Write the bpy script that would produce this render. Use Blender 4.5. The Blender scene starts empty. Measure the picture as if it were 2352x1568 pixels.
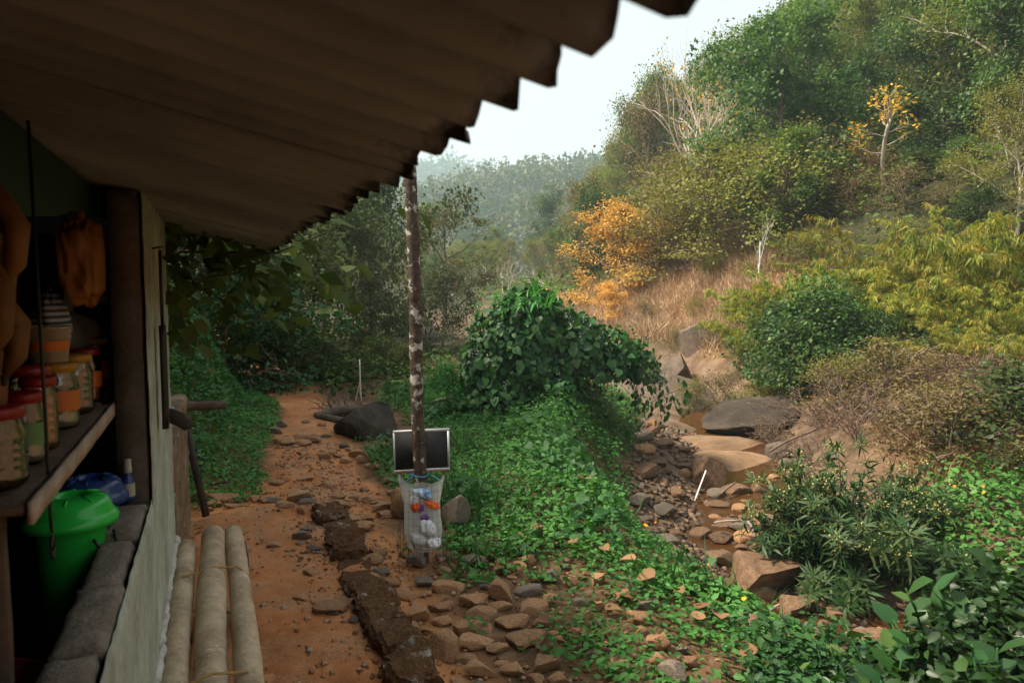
import bpy, math, random
import numpy as np
from mathutils import Vector, Matrix, Euler

R = math.radians
random.seed(4)
rng = np.random.default_rng(11)
scene = bpy.context.scene
col = scene.collection

# ------------------------------------------------------------------ camera
CAM = np.array((0.0, 0.0, 1.6))
FPX, CX, CY = 1700.0, 1176.0, 784.0          # focal length and centre on a 2352 x 1568 grid
PITCH = math.atan((784 - 655) / 1700.0)
cam_d = bpy.data.cameras.new('camera')
cam_d.sensor_width = 36.0
cam_d.lens = FPX / 2352 * 36
cam_d.clip_start = 0.02
cam_d.clip_end = 3000
cam_d.dof.use_dof = True
cam_d.dof.focus_distance = 6.0
cam_d.dof.aperture_fstop = 5.6
cam = bpy.data.objects.new('camera', cam_d)
cam.location = CAM
cam.rotation_euler = (math.pi / 2 - PITCH, 0, 0)
col.objects.link(cam)
scene.camera = cam

# ------------------------------------------------------------------ world, sun, exposure
SUN_EL, SUN_AZ = R(53), R(-92)               # azimuth from the view direction, negative = to the left
world = bpy.data.worlds.new('World')
scene.world = world
world.use_nodes = True
wn, wl = world.node_tree.nodes, world.node_tree.links
bg = wn['Background']
sky = wn.new('ShaderNodeTexSky')
sky.sky_type = 'NISHITA'
sky.sun_disc = False
sky.sun_elevation = SUN_EL
sky.sun_rotation = SUN_AZ
sky.air_density = 1.0
sky.dust_density = 7.0
sky.ozone_density = 1.0
veil = wn.new('ShaderNodeMixRGB')            # high thin overcast veil over the blue
veil.inputs[0].default_value = 0.72
veil.inputs[2].default_value = (7.25, 7.45, 7.25, 1)
wl.new(sky.outputs[0], veil.inputs[1])
wl.new(veil.outputs[0], bg.inputs[0])
bg.inputs[1].default_value = 0.066

sd = bpy.data.lights.new('sun', 'SUN')
sd.energy = 5.0
sd.angle = R(8.0)
sd.color = (1.0, 0.89, 0.72)
sun = bpy.data.objects.new('sun', sd)
sdir = Vector((math.cos(SUN_EL) * math.sin(SUN_AZ), math.cos(SUN_EL) * math.cos(SUN_AZ), math.sin(SUN_EL)))
sun.rotation_euler = sdir.to_track_quat('Z', 'Y').to_euler()
sun.location = (-20, 20, 60)
col.objects.link(sun)

vs = scene.view_settings
scene.display_settings.display_device = 'sRGB'
vs.view_transform = 'Standard'
vs.look = 'None'
vs.exposure = 1.22
vs.gamma = 1.0
vs.use_curve_mapping = False
scene.render.engine = 'CYCLES'
cy = scene.cycles
cy.use_denoising = True
cy.max_bounces = 8
cy.diffuse_bounces = 3
cy.glossy_bounces = 2
cy.transmission_bounces = 6
cy.transparent_max_bounces = 12
cy.volume_bounces = 1
cy.caustics_reflective = False
cy.caustics_refractive = False

# ------------------------------------------------------------------ helpers: space
CP, SP = math.cos(PITCH), math.sin(PITCH)

def ray(px, py):
    a, k = (px - CX) / FPX, (CY - py) / FPX
    return np.array((a, CP + k * SP, -SP + k * CP))

def at(px, py, depth):
    r = ray(px, py)
    return CAM + r * (depth / r[1])

BA = R(21.97)                                 # the hut runs 22 degrees to the left of the view
BX, BY = np.array((math.cos(BA), math.sin(BA))), np.array((-math.sin(BA), math.cos(BA)))

def B(lx, ly, z):
    return (lx * BX[0] + ly * BY[0], lx * BX[1] + ly * BY[1], z)

def sst(a, b, x):
    t = np.clip((x - a) / (b - a), 0, 1)
    return t * t * (3 - 2 * t)

def hash2(i, j, s):
    h = np.sin(i * 127.1 + j * 311.7 + s * 74.7) * 43758.5453
    return h - np.floor(h)

def vnoise(x, y, s=0):
    x, y = np.asarray(x, float), np.asarray(y, float)
    i, j = np.floor(x), np.floor(y)
    f, g = x - i, y - j
    f, g = f * f * (3 - 2 * f), g * g * (3 - 2 * g)
    a, b = hash2(i, j, s), hash2(i + 1, j, s)
    c, d = hash2(i, j + 1, s), hash2(i + 1, j + 1, s)
    return (a * (1 - f) + b * f) * (1 - g) + (c * (1 - f) + d * f) * g - 0.5

def fbm(x, y, s=0, o=4):
    v, a = 0, 1.0
    for k in range(o):
        v = v + a * vnoise(x * 2 ** k, y * 2 ** k, s + k * 7)
        a *= 0.5
    return v

def interp(y, ys, xs):
    return np.interp(y, ys, xs)

# ------------------------------------------------------------------ terrain function
def stream_x(y):
    return interp(y, [0, 3, 3.6, 5, 6.2, 7.4, 9, 12, 14.5, 17, 22, 35, 60], [4.4, 4.0, 3.4, 2.75, 2.45, 2.25, 2.75, 3.3, 2.7, 1.3, -0.8, -3, -6])

def stream_z(y):
    return interp(y, [0, 3, 5, 7, 10, 14, 22, 60, 200], [-1.5, -1.4, -1.25, -1.08, -0.74, -0.45, -0.2, 1.2, 3.0])

def hill_foot(y):
    return interp(y, [0, 8, 12, 14, 15.5, 17, 20, 24, 35, 50, 80, 200], [14, 12, 10, 7.3, 5.2, 4.1, 3.2, 2.6, 2.2, 1.5, 2, 4])

def path_c(ly):
    return interp(ly, [0, 5, 5.35, 5.75, 8, 10, 12, 15], [0.25, 0.35, .50, 0.74, 0.93, 1.10, 1.05, 0.4])

def path_w(ly):
    return interp(ly, [0, 5, 5.35, 5.75, 8, 9.5, 10.5, 15], [0.50, 0.58, 0.68, 0.46, 0.33, 0.27, 0.32, 0.5])

def terrain(x, y, fine=True):
    x, y = np.asarray(x, float), np.asarray(y, float)
    lx, ly = x * BX[0] + y * BX[1], x * BY[0] + y * BY[1]
    base = interp(y, [0, 11, 16, 60, 200, 600], [0, 0, 0.15, 2.0, 4.0, 6.0])
    h = base + 0.0 * x
    # left bank above the path
    pe = path_c(ly) - path_w(ly)
    lb = np.clip(pe - lx, 0, 30)
    bank = (0.10 * sst(0, 0.4, lb) + 0.95 * sst(0.35, 1.3, lb) + 0.24 * np.clip(lb - 1.0, 0, 25)) * sst(5.5, 7.0, ly)
    bank *= 1 + 0.25 * vnoise(x * .8, y * .8, 3)
    h = h + bank
    # ground right of the kerb, a little lower and lumpy
    h = h - 0.05 * sst(0.72, 0.95, lx) * sst(0, 1, 7 - ly)
    # bank down to the stream
    xs, zs = stream_x(y), stream_z(y)
    d = x - xs
    wob = 0.35 * vnoise(x * 0.7 + 5, y * 0.9, 9)
    left = sst(-2.0 + wob, -1.08 + .6 * wob, d)
    h = h * (1 - left) + (zs + .20 * sst(-.15, -1.15, d) + .05 * vnoise(x * 2.2, y * 2.2, 19)) * left
    h = h - 0.22 * sst(0.2, 1.9, x) * sst(-0.5, -1.8, d) * (1 - left) * (1 - sst(7, 12, y)) * sst(.9, .0, 0*x)
    # right bank and hill
    f = hill_foot(y)
    rise = 0.75 * sst(0.55, 1.9, d) + 0.25 * sst(1.8, 3.5, d)
    hb = np.clip(x - f, 0, 400)
    slope = interp(y, [0, 12, 16, 22, 30, 40, 60], [0.30, 0.45, 0.62, 0.60, 0.60, 0.62, 0.70])
    hill = hb * slope
    hill = np.where(hill > 30, 30 + (hill - 30) * 0.03, hill)
    hill = hill * (1 + 0.30 * vnoise(x * 0.11, y * 0.11, 21)) + sst(0, 3, hb) * 0.7 * fbm(x * .35, y * .35, 5)
    h = h + (rise + np.maximum(base - zs, 0) * 0.0) * sst(0.5, 0.9, d) + hill
    if fine:
        h = h + 0.05 * fbm(x * 1.6, y * 1.6, 30, 3) + 0.016 * fbm(x * 9, y * 9, 31, 2) * (1 - sst(20, 30, y))
    # flat floor under the hut
    hut = sst(-0.05, -0.25, lx) * sst(5.7, 5.5, ly) * sst(-6, -5, lx) * 1.0
    return h * (1 - hut) + (-0.02) * hut

def tz(x, y):
    return float(terrain(np.array([x]), np.array([y]))[0])

def hit(px, py, y0=1.5, y1=140):
    """where the sight line through a point of the 2352 x 1568 grid meets the terrain"""
    r = ray(px, py)
    ys = np.geomspace(y0, y1, 900)
    P = CAM[None] + r[None] * (ys / r[1])[:, None]
    under = P[:, 2] < terrain(P[:, 0], P[:, 1])
    i = int(np.argmax(under)) if under.any() else len(ys) - 1
    return P[i]

# ------------------------------------------------------------------ helpers: meshes
class MB:
    def __init__(s):
        s.V, s.F, s.T, s.M, s.n = [], [], [], [], 0
    def add(s, V, F, tint=0.5, mat=0):
        V, F = np.asarray(V, np.float32).reshape(-1, 3), np.asarray(F, np.int64).reshape(-1, 3)
        s.V.append(V); s.F.append(F + s.n)
        t = np.full(len(V), tint, np.float32) if np.isscalar(tint) else np.asarray(tint, np.float32)
        s.T.append(t); s.M.append(np.full(len(F), mat, np.int32)); s.n += len(V)
        return s
    def mesh(s, name, mats, smooth=False):
        V = np.concatenate(s.V); F = np.concatenate(s.F); T = np.concatenate(s.T); M = np.concatenate(s.M)
        me = bpy.data.meshes.new(name)
        me.vertices.add(len(V)); me.vertices.foreach_set('co', V.ravel())
        me.loops.add(len(F) * 3); me.loops.foreach_set('vertex_index', F.ravel().astype(np.int32))
        me.polygons.add(len(F))
        me.polygons.foreach_set('loop_start', np.arange(0, len(F) * 3, 3, dtype=np.int32))
        me.polygons.foreach_set('loop_total', np.full(len(F), 3, np.int32))
        for m in (mats if isinstance(mats, (list, tuple)) else [mats]):
            me.materials.append(m)
        me.polygons.foreach_set('material_index', M)
        if smooth:
            me.polygons.foreach_set('use_smooth', np.ones(len(F), bool))
        at_ = me.attributes.new('tint', 'FLOAT', 'POINT'); at_.data.foreach_set('value', T)
        me.update(calc_edges=True)
        return me
    def obj(s, name, mats, parent=None, smooth=False):
        return link(name, s.mesh(name, mats, smooth), parent)

def link(name, data, parent=None):
    o = bpy.data.objects.new(name, data)
    col.objects.link(o)
    if parent is not None:
        o.parent = parent
    return o

def tag(o, label=None, cat=None, group=None, kind=None):
    if label: o['label'] = label
    if cat: o['category'] = cat
    if group: o['group'] = group
    if kind: o['kind'] = kind
    return o

def empty(name, loc=(0, 0, 0), rz=0.0, label=None, cat=None, group=None):
    o = link(name, None)
    o.empty_display_size = 0.1
    o.location = loc
    o.rotation_euler = (0, 0, rz)
    return tag(o, label, cat, group)

CH = {}
def kids(o):
    return [c for c in col.objects if c.parent is o]

def copy_thing(root, children, loc, rz, scale, label=None, group=None):
    """a copy of a thing with copies of its parts (children: list made once by kids())"""
    r = root.copy(); col.objects.link(r)
    r.location = loc; r.rotation_euler = (0, 0, rz); r.scale = (scale if hasattr(scale, '__len__') else (scale,) * 3)
    tag(r, label, None, group)
    for c in children:
        k = c.copy(); col.objects.link(k); k.parent = r
    return r

def norm(a):
    return a / np.maximum(np.linalg.norm(a, axis=-1, keepdims=True), 1e-9)

def box(mb, lo, hi, tint=0.5, mat=0):
    (x0, y0, z0), (x1, y1, z1) = lo, hi
    V = [(x0,y0,z0),(x1,y0,z0),(x1,y1,z0),(x0,y1,z0),(x0,y0,z1),(x1,y0,z1),(x1,y1,z1),(x0,y1,z1)]
    Q = [(0,3,2,1),(4,5,6,7),(0,1,5,4),(1,2,6,5),(2,3,7,6),(3,0,4,7)]
    F = [t for a,b,c,d in Q for t in ((a,b,c),(a,c,d))]
    return mb.add(V, F, tint, mat)

def rough_box(mb, lo, hi, step=0.03, amp=0.004, seed=0, tint=0.5, mat=0, bevel=0.006, low=0.0):
    """a box whose faces are gridded and pushed about by noise (one closed skin, welded corners)"""
    lo, hi = np.array(lo, float), np.array(hi, float)
    n = np.maximum(1, np.round((hi - lo) / step).astype(int))
    idx = {}; V = []; F = []
    def vid(i, j, k):
        key = (i, j, k)
        if key not in idx:
            idx[key] = len(V)
            p = lo + (hi - lo) * np.array((i / n[0], j / n[1], k / n[2]))
            nb = (i in (0, n[0])) + (j in (0, n[1])) + (k in (0, n[2]))
            if nb >= 2:
                c = (lo + hi) / 2
                ax = np.array([i in (0, n[0]), j in (0, n[1]), k in (0, n[2])], float)
                p = p - np.sign(p - c) * ax * bevel
            V.append(p)
        return idx[key]
    for ax in range(3):
        a, b = [q for q in range(3) if q != ax]
        for side in (0, 1):
            for i in range(n[a]):
                for j in range(n[b]):
                    def P(u, v):
                        t = [0, 0, 0]; t[ax] = n[ax] * side; t[a] = u; t[b] = v
                        return vid(*t)
                    q = (P(i, j), P(i + 1, j), P(i + 1, j + 1), P(i, j + 1))
                    flip = (side == 1) == (ax == 1)
                    if flip: q = q[::-1]
                    F += [(q[0], q[1], q[2]), (q[0], q[2], q[3])]
    V = np.array(V)
    q = V * 31.0 + seed
    N = np.stack([fbm(q[:, 1] + q[:, 2] * .7, q[:, 2] - q[:, 0] * .4, seed + 1, 3),
                  fbm(q[:, 0] + q[:, 2] * .6, q[:, 2] + q[:, 1] * .3, seed + 2, 3),
                  fbm(q[:, 0] - q[:, 1] * .5, q[:, 1] + q[:, 2] * .4, seed + 3, 3)], 1)
    q = V * 9.0 + seed * 5.1
    N2 = np.stack([fbm(q[:, 1] + q[:, 2] * .7, q[:, 2] - q[:, 0] * .4, seed + 21, 2), 0.3 * q[:, 0] * 0, fbm(q[:, 0] - q[:, 1] * .9, q[:, 1] + q[:, 2] * .4, seed + 23, 2)], 1)
    return mb.add(V + N * amp * 2 + N2 * low * 2, F, tint, mat)

def tube(mb, pts, rad, sides=6, tint=0.5, mat=0, cap=True):
    P = np.asarray(pts, float); n = len(P)
    r = np.full(n, rad) if np.isscalar(rad) else np.asarray(rad, float)
    T = np.gradient(P, axis=0); T = norm(T)
    up = np.array((0, 0, 1.0)) if abs(T[:, 2]).mean() < 0.8 else np.array((1.0, 0, 0))
    X = norm(np.cross(T, up)); Y = np.cross(T, X)
    a = np.arange(sides) / sides * 2 * np.pi
    V = P[:, None] + r[:, None, None] * (np.cos(a)[None, :, None] * X[:, None] + np.sin(a)[None, :, None] * Y[:, None])
    V = V.reshape(-1, 3)
    i = np.arange(n - 1)[:, None] * sides; j = np.arange(sides)[None]; jn = (j + 1) % sides
    A, Bq, C, D = i + j, i + jn, i + sides + jn, i + sides + j
    F = np.concatenate([np.stack([A, Bq, C], -1).reshape(-1, 3), np.stack([A, C, D], -1).reshape(-1, 3)])
    if cap:
        V = np.concatenate([V, P[:1], P[-1:]])
        c0, c1 = n * sides, n * sides + 1
        j = np.arange(sides); jn = (j + 1) % sides
        F = np.concatenate([F, np.stack([np.full(sides, c0), jn, j], -1), np.stack([np.full(sides, c1), (n - 1) * sides + j, (n - 1) * sides + jn], -1)])
    return mb.add(V, F, tint, mat)

def lathe(mb, prof, seg=24, centre=(0, 0, 0), tint=0.5, mat=0):
    pr = np.asarray(prof, float); n = len(pr)
    a = np.arange(seg) / seg * 2 * np.pi
    V = np.stack([pr[:, 0:1] * np.cos(a), pr[:, 0:1] * np.sin(a), np.repeat(pr[:, 1:2], seg, 1)], -1).reshape(-1, 3) + np.array(centre)
    i = np.arange(n - 1)[:, None] * seg; j = np.arange(seg)[None]; jn = (j + 1) % seg
    A, Bq, C, D = i + j, i + jn, i + seg + jn, i + seg + j
    F = np.concatenate([np.stack([A, Bq, C], -1).reshape(-1, 3), np.stack([A, C, D], -1).reshape(-1, 3)])
    return mb.add(V, F, tint, mat)

# leaf shapes: vertices (x across, y along, z up), triangles
def LT(v, f): return (np.array(v, float), np.array(f, int))
LEAF4 = LT([(0,0,0),(.34,.45,.07),(0,1,-.08),(-.34,.45,.07)], [(0,1,2),(0,2,3)])
LEAF7 = LT([(0,0,0),(0,.5,-.03),(0,1,-.14),(.26,.22,.05),(.25,.62,.02),(-.26,.22,.05),(-.25,.62,.02)],
           [(0,3,1),(3,4,1),(1,4,2),(0,1,5),(5,1,6),(1,2,6)])
HEART = LT([(0,0,0),(0,.5,-.02),(0,1.02,-.16),(.20,-.10,.04),(.44,.08,.07),(.46,.36,.06),(.27,.72,0),(-.20,-.10,.04),(-.44,.08,.07),(-.46,.36,.06),(-.27,.72,0)],
           [(0,3,4),(0,4,5),(0,5,1),(1,5,6),(1,6,2),(0,8,7),(0,9,8),(0,1,9),(1,10,9),(1,2,10)])
NARROW = LT([(0,0,0),(.075,.3,.01),(-.075,.3,.01),(.065,.65,-.06),(-.065,.65,-.06),(0,1,-.2)], [(0,1,2),(1,3,4),(1,4,2),(3,5,4)])
BAMBOO = LT([(0,0,0),(.08,.25,0),(-.08,.25,0),(0,1,-.12)], [(0,1,2),(1,3,2)])
BLADE = LT([(-.02,0,0),(.02,0,0),(0,1,.0)], [(0,1,2)])
TRI = LT([(0,0,0),(.085,0.45,0.02),(0.0,1,-.1),(-.085,.45,.02)], [(0,1,2),(0,2,3)])

def leaves(mb, T, pos, axis, nrm, size, tint, mat=0):
    pos = np.asarray(pos, float); N = len(pos)
    if N == 0: return mb
    y = norm(np.asarray(axis, float)); x = norm(np.cross(y, np.asarray(nrm, float))); z = np.cross(x, y)
    v, f = T
    s = np.broadcast_to(np.asarray(size, float), (N,))
    V = pos[:, None] + s[:, None, None] * (v[None, :, 0:1] * x[:, None] + v[None, :, 1:2] * y[:, None] + v[None, :, 2:3] * z[:, None])
    F = (f[None] + (np.arange(N) * len(v))[:, None, None]).reshape(-1, 3)
    t = np.repeat(np.broadcast_to(np.asarray(tint, float), (N,)), len(v))
    return mb.add(V.reshape(-1, 3), F, t, mat)

def rdir(n, g=None):
    return norm((g or rng).normal(size=(n, 3)))

# ------------------------------------------------------------------ materials
def nmat(name):
    m = bpy.data.materials.new(name); m.use_nodes = True
    nt = m.node_tree
    return m, nt.nodes, nt.links, nt.nodes['Principled BSDF']

def ramp(n, cols, pos=None, interp_='LINEAR'):
    r = n.new('ShaderNodeValToRGB'); r.color_ramp.interpolation = interp_
    e = r.color_ramp.elements
    k = len(cols)
    pos = pos or [i / (k - 1) for i in range(k)]
    while len(e) < k: e.new(0.5)
    for i in range(k):
        e[i].position = pos[i]; e[i].color = (*cols[i], 1)
    return r

def noise(n, l, scale, detail=5, rough=0.6, coord='Object', off=True):
    tc = n.new('ShaderNodeTexCoord')
    t = n.new('ShaderNodeTexNoise'); t.inputs['Scale'].default_value = scale
    t.inputs['Detail'].default_value = detail; t.inputs['Roughness'].default_value = rough
    if off:
        oi = n.new('ShaderNodeObjectInfo'); mu = n.new('ShaderNodeMath'); mu.operation = 'MULTIPLY'; mu.inputs[1].default_value = 37
        ad = n.new('ShaderNodeVectorMath'); ad.operation = 'ADD'
        l.new(oi.outputs['Random'], mu.inputs[0]); l.new(tc.outputs[coord], ad.inputs[0]); l.new(mu.outputs[0], ad.inputs[1])
        l.new(ad.outputs[0], t.inputs['Vector'])
    else:
        l.new(tc.outputs[coord], t.inputs['Vector'])
    return t

def bump(n, l, src, p, strength=0.4, dist=0.02):
    b = n.new('ShaderNodeBump'); b.inputs['Strength'].default_value = strength; b.inputs['Distance'].default_value = dist
    l.new(src, b.inputs['Height']); l.new(b.outputs[0], p.inputs['Normal'])
    return b

def leaf_mat(name, cols, trans=0.35, rough=0.6, vary=0.25, spec=0.2, hue=0.02, tcol=(1.15, 1.22, .6)):
    m, n, l, p = nmat(name)
    a = n.new('ShaderNodeAttribute'); a.attribute_name = 'tint'
    r = ramp(n, cols); l.new(a.outputs['Fac'], r.inputs[0])
    oi = n.new('ShaderNodeObjectInfo')
    hs = n.new('ShaderNodeHueSaturation')
    mr = n.new('ShaderNodeMapRange'); mr.inputs[3].default_value = 1 - vary; mr.inputs[4].default_value = 1 + vary
    l.new(oi.outputs['Random'], mr.inputs[0]); l.new(mr.outputs[0], hs.inputs['Value'])
    m2 = n.new('ShaderNodeMapRange'); m2.inputs[3].default_value = .5 - hue; m2.inputs[4].default_value = .5 + hue
    fr = n.new('ShaderNodeMath'); fr.operation = 'FRACT'; mu = n.new('ShaderNodeMath'); mu.operation = 'MULTIPLY'; mu.inputs[1].default_value = 7.31
    l.new(oi.outputs['Random'], mu.inputs[0]); l.new(mu.outputs[0], fr.inputs[0]); l.new(fr.outputs[0], m2.inputs[0]); l.new(m2.outputs[0], hs.inputs['Hue'])
    l.new(r.outputs[0], hs.inputs['Color'])
    l.new(hs.outputs[0], p.inputs['Base Color'])
    p.inputs['Roughness'].default_value = rough
    p.inputs['Specular IOR Level'].default_value = spec
    tr = n.new('ShaderNodeBsdfTranslucent')
    g = n.new('ShaderNodeMixRGB'); g.blend_type = 'MULTIPLY'; g.inputs[0].default_value = 1; g.inputs[2].default_value = (*tcol, 1)
    l.new(hs.outputs[0], g.inputs[1]); l.new(g.outputs[0], tr.inputs[0])
    mx = n.new('ShaderNodeMixShader'); mx.inputs[0].default_value = trans
    l.new(p.outputs[0], mx.inputs[1]); l.new(tr.outputs[0], mx.inputs[2])
    l.new(mx.outputs[0], n['Material Output'].inputs[0])
    return m

def rock_mat(name, cols, scale=6, rough=0.85, bstr=0.5, spots=None, wet=False, vary=.2):
    m, n, l, p = nmat(name)
    t = noise(n, l, scale, 8, 0.65); r = ramp(n, cols, [0.28 + 0.44 * i / (len(cols) - 1) for i in range(len(cols))])
    l.new(t.outputs['Fac'], r.inputs[0])
    out = r.outputs[0]
    t2 = noise(n, l, scale * 9, 6, 0.7)
    mx = n.new('ShaderNodeMixRGB'); mx.blend_type = 'OVERLAY'; mx.inputs[0].default_value = 0.45
    l.new(out, mx.inputs[1]); l.new(t2.outputs['Fac'], mx.inputs[2]); out = mx.outputs[0]
    if spots:
        t3 = noise(n, l, spots[1], 4, 0.6)
        rr = ramp(n, [(0,0,0),(1,1,1)], [spots[2], spots[2] + 0.05]); l.new(t3.outputs['Fac'], rr.inputs[0])
        m3 = n.new('ShaderNodeMixRGB'); l.new(rr.outputs[0], m3.inputs[0]); l.new(out, m3.inputs[1]); m3.inputs[2].default_value = (*spots[0], 1)
        out = m3.outputs[0]
    oi = n.new('ShaderNodeObjectInfo'); hs = n.new('ShaderNodeHueSaturation')
    mr = n.new('ShaderNodeMapRange'); mr.inputs[3].default_value = 1 - vary; mr.inputs[4].default_value = 1 + vary
    l.new(oi.outputs['Random'], mr.inputs[0]); l.new(mr.outputs[0], hs.inputs['Value']); l.new(out, hs.inputs['Color'])
    l.new(hs.outputs[0], p.inputs['Base Color'])
    p.inputs['Roughness'].default_value = rough
    p.inputs['Specular IOR Level'].default_value = 0.25
    ad = n.new('ShaderNodeMath'); ad.operation = 'MULTIPLY_ADD'; ad.inputs[1].default_value = 0.35
    l.new(t2.outputs['Fac'], ad.inputs[0]); l.new(t.outputs['Fac'], ad.inputs[2])
    bump(n, l, ad.outputs[0], p, bstr, 0.03)
    return m

def plain(name, c, rough=0.6, nscale=0, c2=None, bstr=0.0, metal=0.0, spec=0.4):
    m, n, l, p = nmat(name)
    p.inputs['Base Color'].default_value = (*c, 1)
    p.inputs['Roughness'].default_value = rough
    p.inputs['Metallic'].default_value = metal
    p.inputs['Specular IOR Level'].default_value = spec
    if nscale:
        t = noise(n, l, nscale, 6, 0.65)
        r = ramp(n, [c, c2 or tuple(x * .5 for x in c)], [0.35, 0.68]); l.new(t.outputs['Fac'], r.inputs[0]); l.new(r.outputs[0], p.inputs['Base Color'])
        if bstr: bump(n, l, t.outputs['Fac'], p, bstr, 0.01)
    return m

M = {}
# foliage
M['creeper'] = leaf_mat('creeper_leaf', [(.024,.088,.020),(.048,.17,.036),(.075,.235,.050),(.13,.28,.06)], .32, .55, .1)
M['creeper_dark'] = leaf_mat('creeper_leaf_dark_kind', [(.016,.055,.020),(.030,.096,.030),(.046,.130,.038),(.065,.16,.05)], .28, .55, .1)  # a darker green kind of creeper leaf
M['vine'] = leaf_mat('vine_leaf', [(.018,.055,.016),(.032,.095,.024),(.052,.135,.034),(.13,.17,.04)], .28, .5, .06, .3)
M['tree_dark'] = leaf_mat('dark_tree_leaf', [(.022,.038,.011),(.040,.064,.017),(.066,.090,.023),(.13,.125,.032)], .25, .65, .15, .12)
M['tree_olive'] = leaf_mat('olive_tree_leaf', [(.030,.040,.014),(.050,.060,.020),(.072,.075,.026),(.11,.085,.034)], .25, .55, .15)
M['tree_green'] = leaf_mat('green_tree_leaf', [(.040,.070,.014),(.080,.125,.023),(.14,.185,.035),(.25,.25,.050)], .40, .6, .38, .2, .03)
M['tree_yellow'] = leaf_mat('yellow_green_tree_leaf', [(.085,.098,.022),(.15,.160,.034),(.21,.20,.046),(.28,.20,.055)], .38, .6, .30, .3, .03)
M['tree_dry'] = leaf_mat('dry_tree_leaf', [(.085,.070,.026),(.13,.10,.035),(.17,.13,.045),(.15,.075,.035)], .3, .6, .2, .25, .025)
M['tree_deep'] = leaf_mat('deep_green_tree_leaf', [(.022,.050,.014),(.044,.090,.022),(.080,.138,.032),(.15,.19,.045)], .34, .55, .34, .3, .02)
M['tree_orange'] = leaf_mat('orange_tree_leaf', [(.46,.24,.045),(.60,.34,.070),(.66,.42,.11),(.46,.34,.09)], .35, .6, .08, .2, .01, (1.05,.95,.8))
M['tree_gold'] = leaf_mat('golden_leaf', [(.10,.18,.03),(.60,.34,.035),(.72,.42,.05),(.65,.30,.03)], .4, .5, .05, .3, .0)
M['tree_red'] = leaf_mat('reddish_tree_leaf', [(.045,.085,.022),(.075,.11,.03),(.15,.075,.04),(.10,.12,.035)], .35, .5, .1)
M['bamboo'] = leaf_mat('bamboo_leaf', [(.060,.125,.022),(.14,.20,.030),(.28,.28,.045),(.42,.27,.05)], .42, .55, .22, .25, .015)
M['narrow'] = leaf_mat('narrow_leaf', [(.016,.042,.014),(.028,.066,.020),(.045,.09,.026),(.12,.075,.03)], .3, .5, .1, .25)
M['bigleaf'] = leaf_mat('broad_corner_leaf', [(.012,.036,.010),(.020,.062,.015),(.036,.095,.020),(.09,.16,.028)], .30, .42, .12, .35)
M['grass_dry'] = leaf_mat('dry_grass_blade', [(.30,.205,.115),(.44,.32,.19),(.56,.43,.27),(.22,.21,.07)], .25, .8, .05, .1, tcol=(1,.95,.85))
M['grass_red'] = leaf_mat('rusty_grass_blade', [(.15,.080,.042),(.23,.125,.065),(.30,.18,.10),(.13,.12,.04)], .25, .8, .05, .1, tcol=(1,.95,.85))
M['far_leaf'] = leaf_mat('far_canopy', [(.035,.062,.020),(.055,.088,.026),(.085,.11,.034),(.13,.10,.04)], .3, .6, .05, .2)
M['flower_pale'] = leaf_mat('pale_flower', [(.24,.27,.08),(.34,.36,.13),(.44,.45,.21),(.26,.20,.07)], .3, .6, .05)
M['flower_white'] = leaf_mat('lilac_flower', [(.55,.50,.58),(.62,.58,.66),(.7,.66,.72),(.6,.5,.62)], .3, .6, .05)
M['flower_orange'] = leaf_mat('orange_flower_petal', [(.75,.22,.01),(.8,.28,.015),(.85,.33,.02),(.8,.26,.01)], .2, .6, .05)
M['dead_leaf'] = leaf_mat('dead_leaf', [(.15,.075,.036),(.22,.115,.058),(.29,.165,.088),(.12,.050,.028)], .15, .75, .15, .15, tcol=(1,.9,.8))
# bark
M['bark'] = rock_mat('bark_brown', [(.055,.040,.030),(.11,.085,.062),(.17,.14,.11)], 8, .9, .6)
M['bark_pale'] = rock_mat('bark_pale', [(.28,.23,.18),(.42,.36,.29),(.54,.49,.42)], 5, .85, .4)
M['bark_white'] = rock_mat('bark_white', [(.48,.45,.40),(.62,.59,.55),(.70,.68,.64)], 5, .8, .3)
M['twig'] = rock_mat('twig_grey', [(.11,.075,.055),(.18,.13,.10),(.26,.20,.155)], 9, .9, .3)
M['culm'] = plain('bamboo_culm', (.24,.22,.06), .5, 6, (.16,.15,.05))
# rock
M['stone_tan'] = rock_mat('stone_tan', [(.16,.084,.042),(.30,.163,.083),(.39,.235,.130)], 5, .9, .5)
M['stone_grey'] = rock_mat('stone_grey', [(.085,.066,.050),(.15,.118,.090),(.22,.18,.14)], 6, .9, .5)
M['stone_stream'] = rock_mat('stone_stream', [(.060,.034,.020),(.13,.075,.042),(.22,.135,.080)], 5, .75, .5, ((.30,.24,.18), 12, .70))
M['boulder'] = rock_mat('boulder_grey_brown', [(.050,.038,.030),(.105,.078,.058),(.18,.13,.095)], 1.6, .88, .8, ((.28,.24,.20), 7, .69))
M['boulder_dark'] = rock_mat('boulder_dark', [(.018,.014,.011),(.038,.029,.022),(.075,.056,.042)], 1.6, .9, .8, ((.12,.10,.08), 7, .67))
M['slab'] = rock_mat('slab_tan', [(.085,.050,.030),(.18,.11,.062),(.26,.17,.105)], 1.2, .85, .6)
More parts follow.
